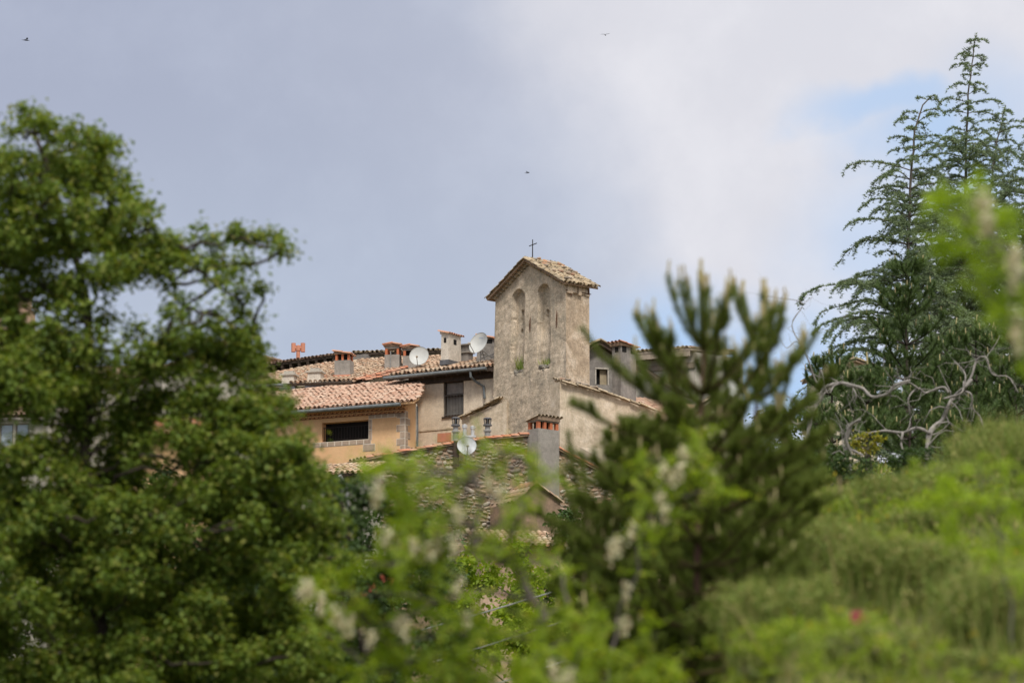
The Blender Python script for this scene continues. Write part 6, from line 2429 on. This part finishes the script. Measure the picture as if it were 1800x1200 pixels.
rp = random.Random(99)
k = 0
for Y in (28.0, 30.5, 33.0, 35.5, 38.0, 40.5, 43.0, 45.5, 48.0, 50.5, 53.5, 57.0, 61.0):
    x = 0.02 * Y
    while x < 0.125 * Y:
        xx = x + rp.uniform(-0.15, 0.15)
        Yb, Y = Y, Y + rp.uniform(-1.25, 1.25)
        gz_ = ground(xx, Y)
        px, py = px_of(xx, Y, gz_)
        # outline of the bank seen in the photograph
        lim_ = np.interp(px, [1150, 1250, 1350, 1480, 1560, 1660, 1800, 1950], [1180, 1050, 960, 850, 820, 805, 740, 680])
        h = rp.choice((0.22, 0.35, 0.5, 0.8)) * rp.uniform(0.85, 1.15)
        if Y > 49.5:
            lim_ = py - 40
        if px > 1170 and py > lim_ - 10:
            toph = (py - lim_) * Y / F + 0.05
            h = min(h, max(0.15, toph))
            if rp.random() < 0.62:
                broom('upright grey-green broom bush on the sunny bank', px, py, Y, h, 0.42, 200 + k, n=900, lean=0.26, w_=0.0034, group='broom bushes covering the bank')
            else:
                broom('low leafy yellow-green bush among the brooms on the bank', px, py, Y, h * 0.8, 0.6, 200 + k, mat='broom_stem', n=260, name='leafy_bush', group='leafy bushes covering the bank', lean=0.8, leafm='robinia_leaf')
            k += 1
        Y = Yb
        x += 0.43
print('brooms', k)
for j, (lab, px, py, Y, h, wd_) in enumerate([
        ('tall feathery broom bush on the crest of the bank, in front of the dead tree', 1560, 900, 44.0, 0.65, 0.45),
        ('tall feathery broom bush leaning over the shoulder of the bank', 1300, 1060, 38.0, 0.55, 0.5),
        ('dark upright broom bush near the picture edge, high on the bank', 1770, 800, 47.0, 0.95, 0.5),
        ('tall thin broom bush directly beneath the outermost cedar', 1730, 800, 48.5, 0.8, 0.5),
        ('wispy broom bush cut off by the picture edge at the top of the bank', 1810, 800, 46.0, 1.1, 0.5)]):
    broom(lab, px, py, Y, h, wd_, 300 + j, n=1500, lean=0.22)
# bright fresh shrubs
BL = [(1650, 830, 26), (1700, 810, 24), (1760, 815, 26), (1800, 830, 26), (1670, 880, 34), (1730, 870, 34), (1790, 885, 34), (1640, 880, 20), (1700, 930, 34), (1760, 940, 36), (1810, 950, 30), (1650, 940, 22), (1740, 990, 28), (1800, 1010, 30), (1600, 800, 10)]
robinia('bright_shrub', 'bright lime-green shrub on the upper bank near the picture edge', BL, 27.0, [(1780, 1060), (1760, 950), (1720, 860)], [], 91, leafmat='bright_leaf', n_comp=26, leaf_len=0.10, leaflet=0.026, flat_r=0.006)
BL = [(1500, 1090, 34), (1440, 1120, 34), (1560, 1130, 36), (1500, 1160, 36), (1420, 1180, 34), (1600, 1180, 34), (1350, 1170, 28), (1540, 1200, 36), (1300, 1190, 26), (1700, 1190, 34), (1780, 1170, 34), (1650, 1150, 24)]
robinia('bright_shrub', 'soft yellow-green low shrub along the bottom of the bank', BL, 26.0, [(1520, 1260), (1510, 1150)], [], 92, leafmat='robinia_leaf', n_comp=24, leaf_len=0.09, leaflet=0.024, flat_r=0.006)
BL = [(1420, 760, 26), (1460, 790, 20), (1400, 800, 22)]
# grass and flowers
def bank_points(n, seed, y0=24.0, y1=49.0):
    r = np.random.default_rng(seed)
    out = []
    while len(out) < n:
        Y = r.uniform(y0, y1)
        x = r.uniform(0.015, 0.13) * Y
        out.append((x, Y, ground(x, Y)))
    return np.array(out)


bp = bank_points(42000, 5)
vs, q1, q2 = blades(len(bp), (0, 0, 0), (0.001, 0.001), 0.2, 0.0045, 0.4, 55)
off = np.repeat(bp, 5, axis=0)
g_ = tri_mesh('grass', vs + off, q1, q2[:, :3], 'grass_blade')
tag(g_, 'mixed green and straw coloured grass covering the bank', 'grass', kind='stuff')
r = np.random.default_rng(78)
hp = []
while len(hp) < 30000:
    Y = r.uniform(49, 170)
    x = r.uniform(0.03, 0.22) * Y
    hp.append((x, Y, ground(x, Y)))
vs, q1, q2 = blades(len(hp), (0, 0, 0), (0.001, 0.001), 0.42, 0.02, 0.5, 57)
g2_ = tri_mesh('meadow_grass', vs + np.repeat(np.array(hp), 5, axis=0), q1, q2[:, :3], 'grass_blade')
tag(g2_, 'rough meadow grass on the hillside around the dead trees and pines', 'grass', kind='stuff')
r = np.random.default_rng(77)
bp = bank_points(150, 6)
C_ = bp + np.array([0, 0, 1.0]) * r.uniform(0.18, 0.42, (len(bp), 1))
vs, fs = clump_leaves(C_, np.full(len(C_), 0.02), 9, 0.018, r)
tag(np_mesh('wildflowers', vs, fs, 'yellow_flower'), 'tiny yellow wildflowers scattered over the bank', 'wildflowers', kind='stuff')
p = W(1506, 1083, 26.5)
fl = empty('pink_flower', V((p.x, p.y, ground(p.x, 26.5))))
tag(fl, 'single magenta pink flower on the bank', 'flower')
hgt = p.z - fl.location.z
MB().tube([(0, 0, 0), (0.01, 0, hgt * 0.5), (0, 0, hgt)], 0.003, 5).build('stem', 'broom_stem', fl)
vs, fs = clump_leaves(np.array([[0, 0, hgt]]), np.array([0.036]), 70, 0.026, r)
np_mesh('petals', vs, fs, 'pink_flower', fl)

# ---- overhead cables
for lab, pl_ in (('thin pale overhead cable, uppermost of the three, sagging across the greenery', [(430, 1192), (647, 1133), (850, 1076), (951, 1046), (1110, 1000)]),
                 ('thin pale overhead cable, middle one of the three, across the greenery', [(640, 1200), (778, 1158), (853, 1135), (951, 1104), (1110, 1052)]),
                 ('thin pale overhead cable, lowest of the three, near the bottom edge', [(820, 1215), (899, 1193), (960, 1172), (1110, 1120)])):
    p0 = W(*pl_[0], 96.0)
    mb = MB()
    mb.tube([W(x, y, 96.0) - p0 for x, y in pl_], 0.017, 6)
    tag(mb.build('overhead_cable', 'galvanised', None, False, p0), lab, 'cable')

# ---- birds
for lab, px, py, s_, yw in (('tiny dark bird gliding high above the big tree', 46, 71, 0.16, 0.4), ('tiny dark bird near the top centre of the cloudy sky', 1064, 62, 0.12, 1.3), ('tiny dark bird flying between clouds and belfry cross', 927, 304, 0.12, -0.5)):
    p = W(px, py, 160.0)
    r_ = empty('bird', p, yw)
    tag(r_, lab, 'bird')
    mb = MB()
    n_ = 9
    mb.tube([(-0.75 * s_ + 1.5 * s_ * i / (n_ - 1), 0, 0) for i in range(n_)], [0.01 * s_ + 0.14 * s_ * math.sin(math.pi * i / (n_ - 1)) ** 0.8 for i in range(n_)], 8)
    mb.add([(-0.7 * s_, 0, 0.01), (-1.1 * s_, 0.14 * s_, 0.0), (-1.1 * s_, -0.14 * s_, 0.0), (-0.95 * s_, 0, 0.012)], [(0, 1, 3), (0, 3, 2)])
    mb.add([(0.75 * s_, 0, 0), (0.68 * s_, 0.04 * s_, 0), (0.95 * s_, 0, -0.01)], [(0, 1, 2)])
    for sd2 in (-1, 1):
        mb.add([(0.3 * s_, 0.08 * s_ * sd2, 0.03), (-0.2 * s_, 0.08 * s_ * sd2, 0.03), (-0.1 * s_, 0.9 * s_ * sd2, 0.35 * s_), (0.25 * s_, 0.8 * s_ * sd2, 0.33 * s_), (-0.45 * s_, 1.7 * s_ * sd2, 0.25 * s_)],
               [(0, 1, 2, 3), (3, 2, 4)])
    mb.build('body', 'bird_dark', r_)
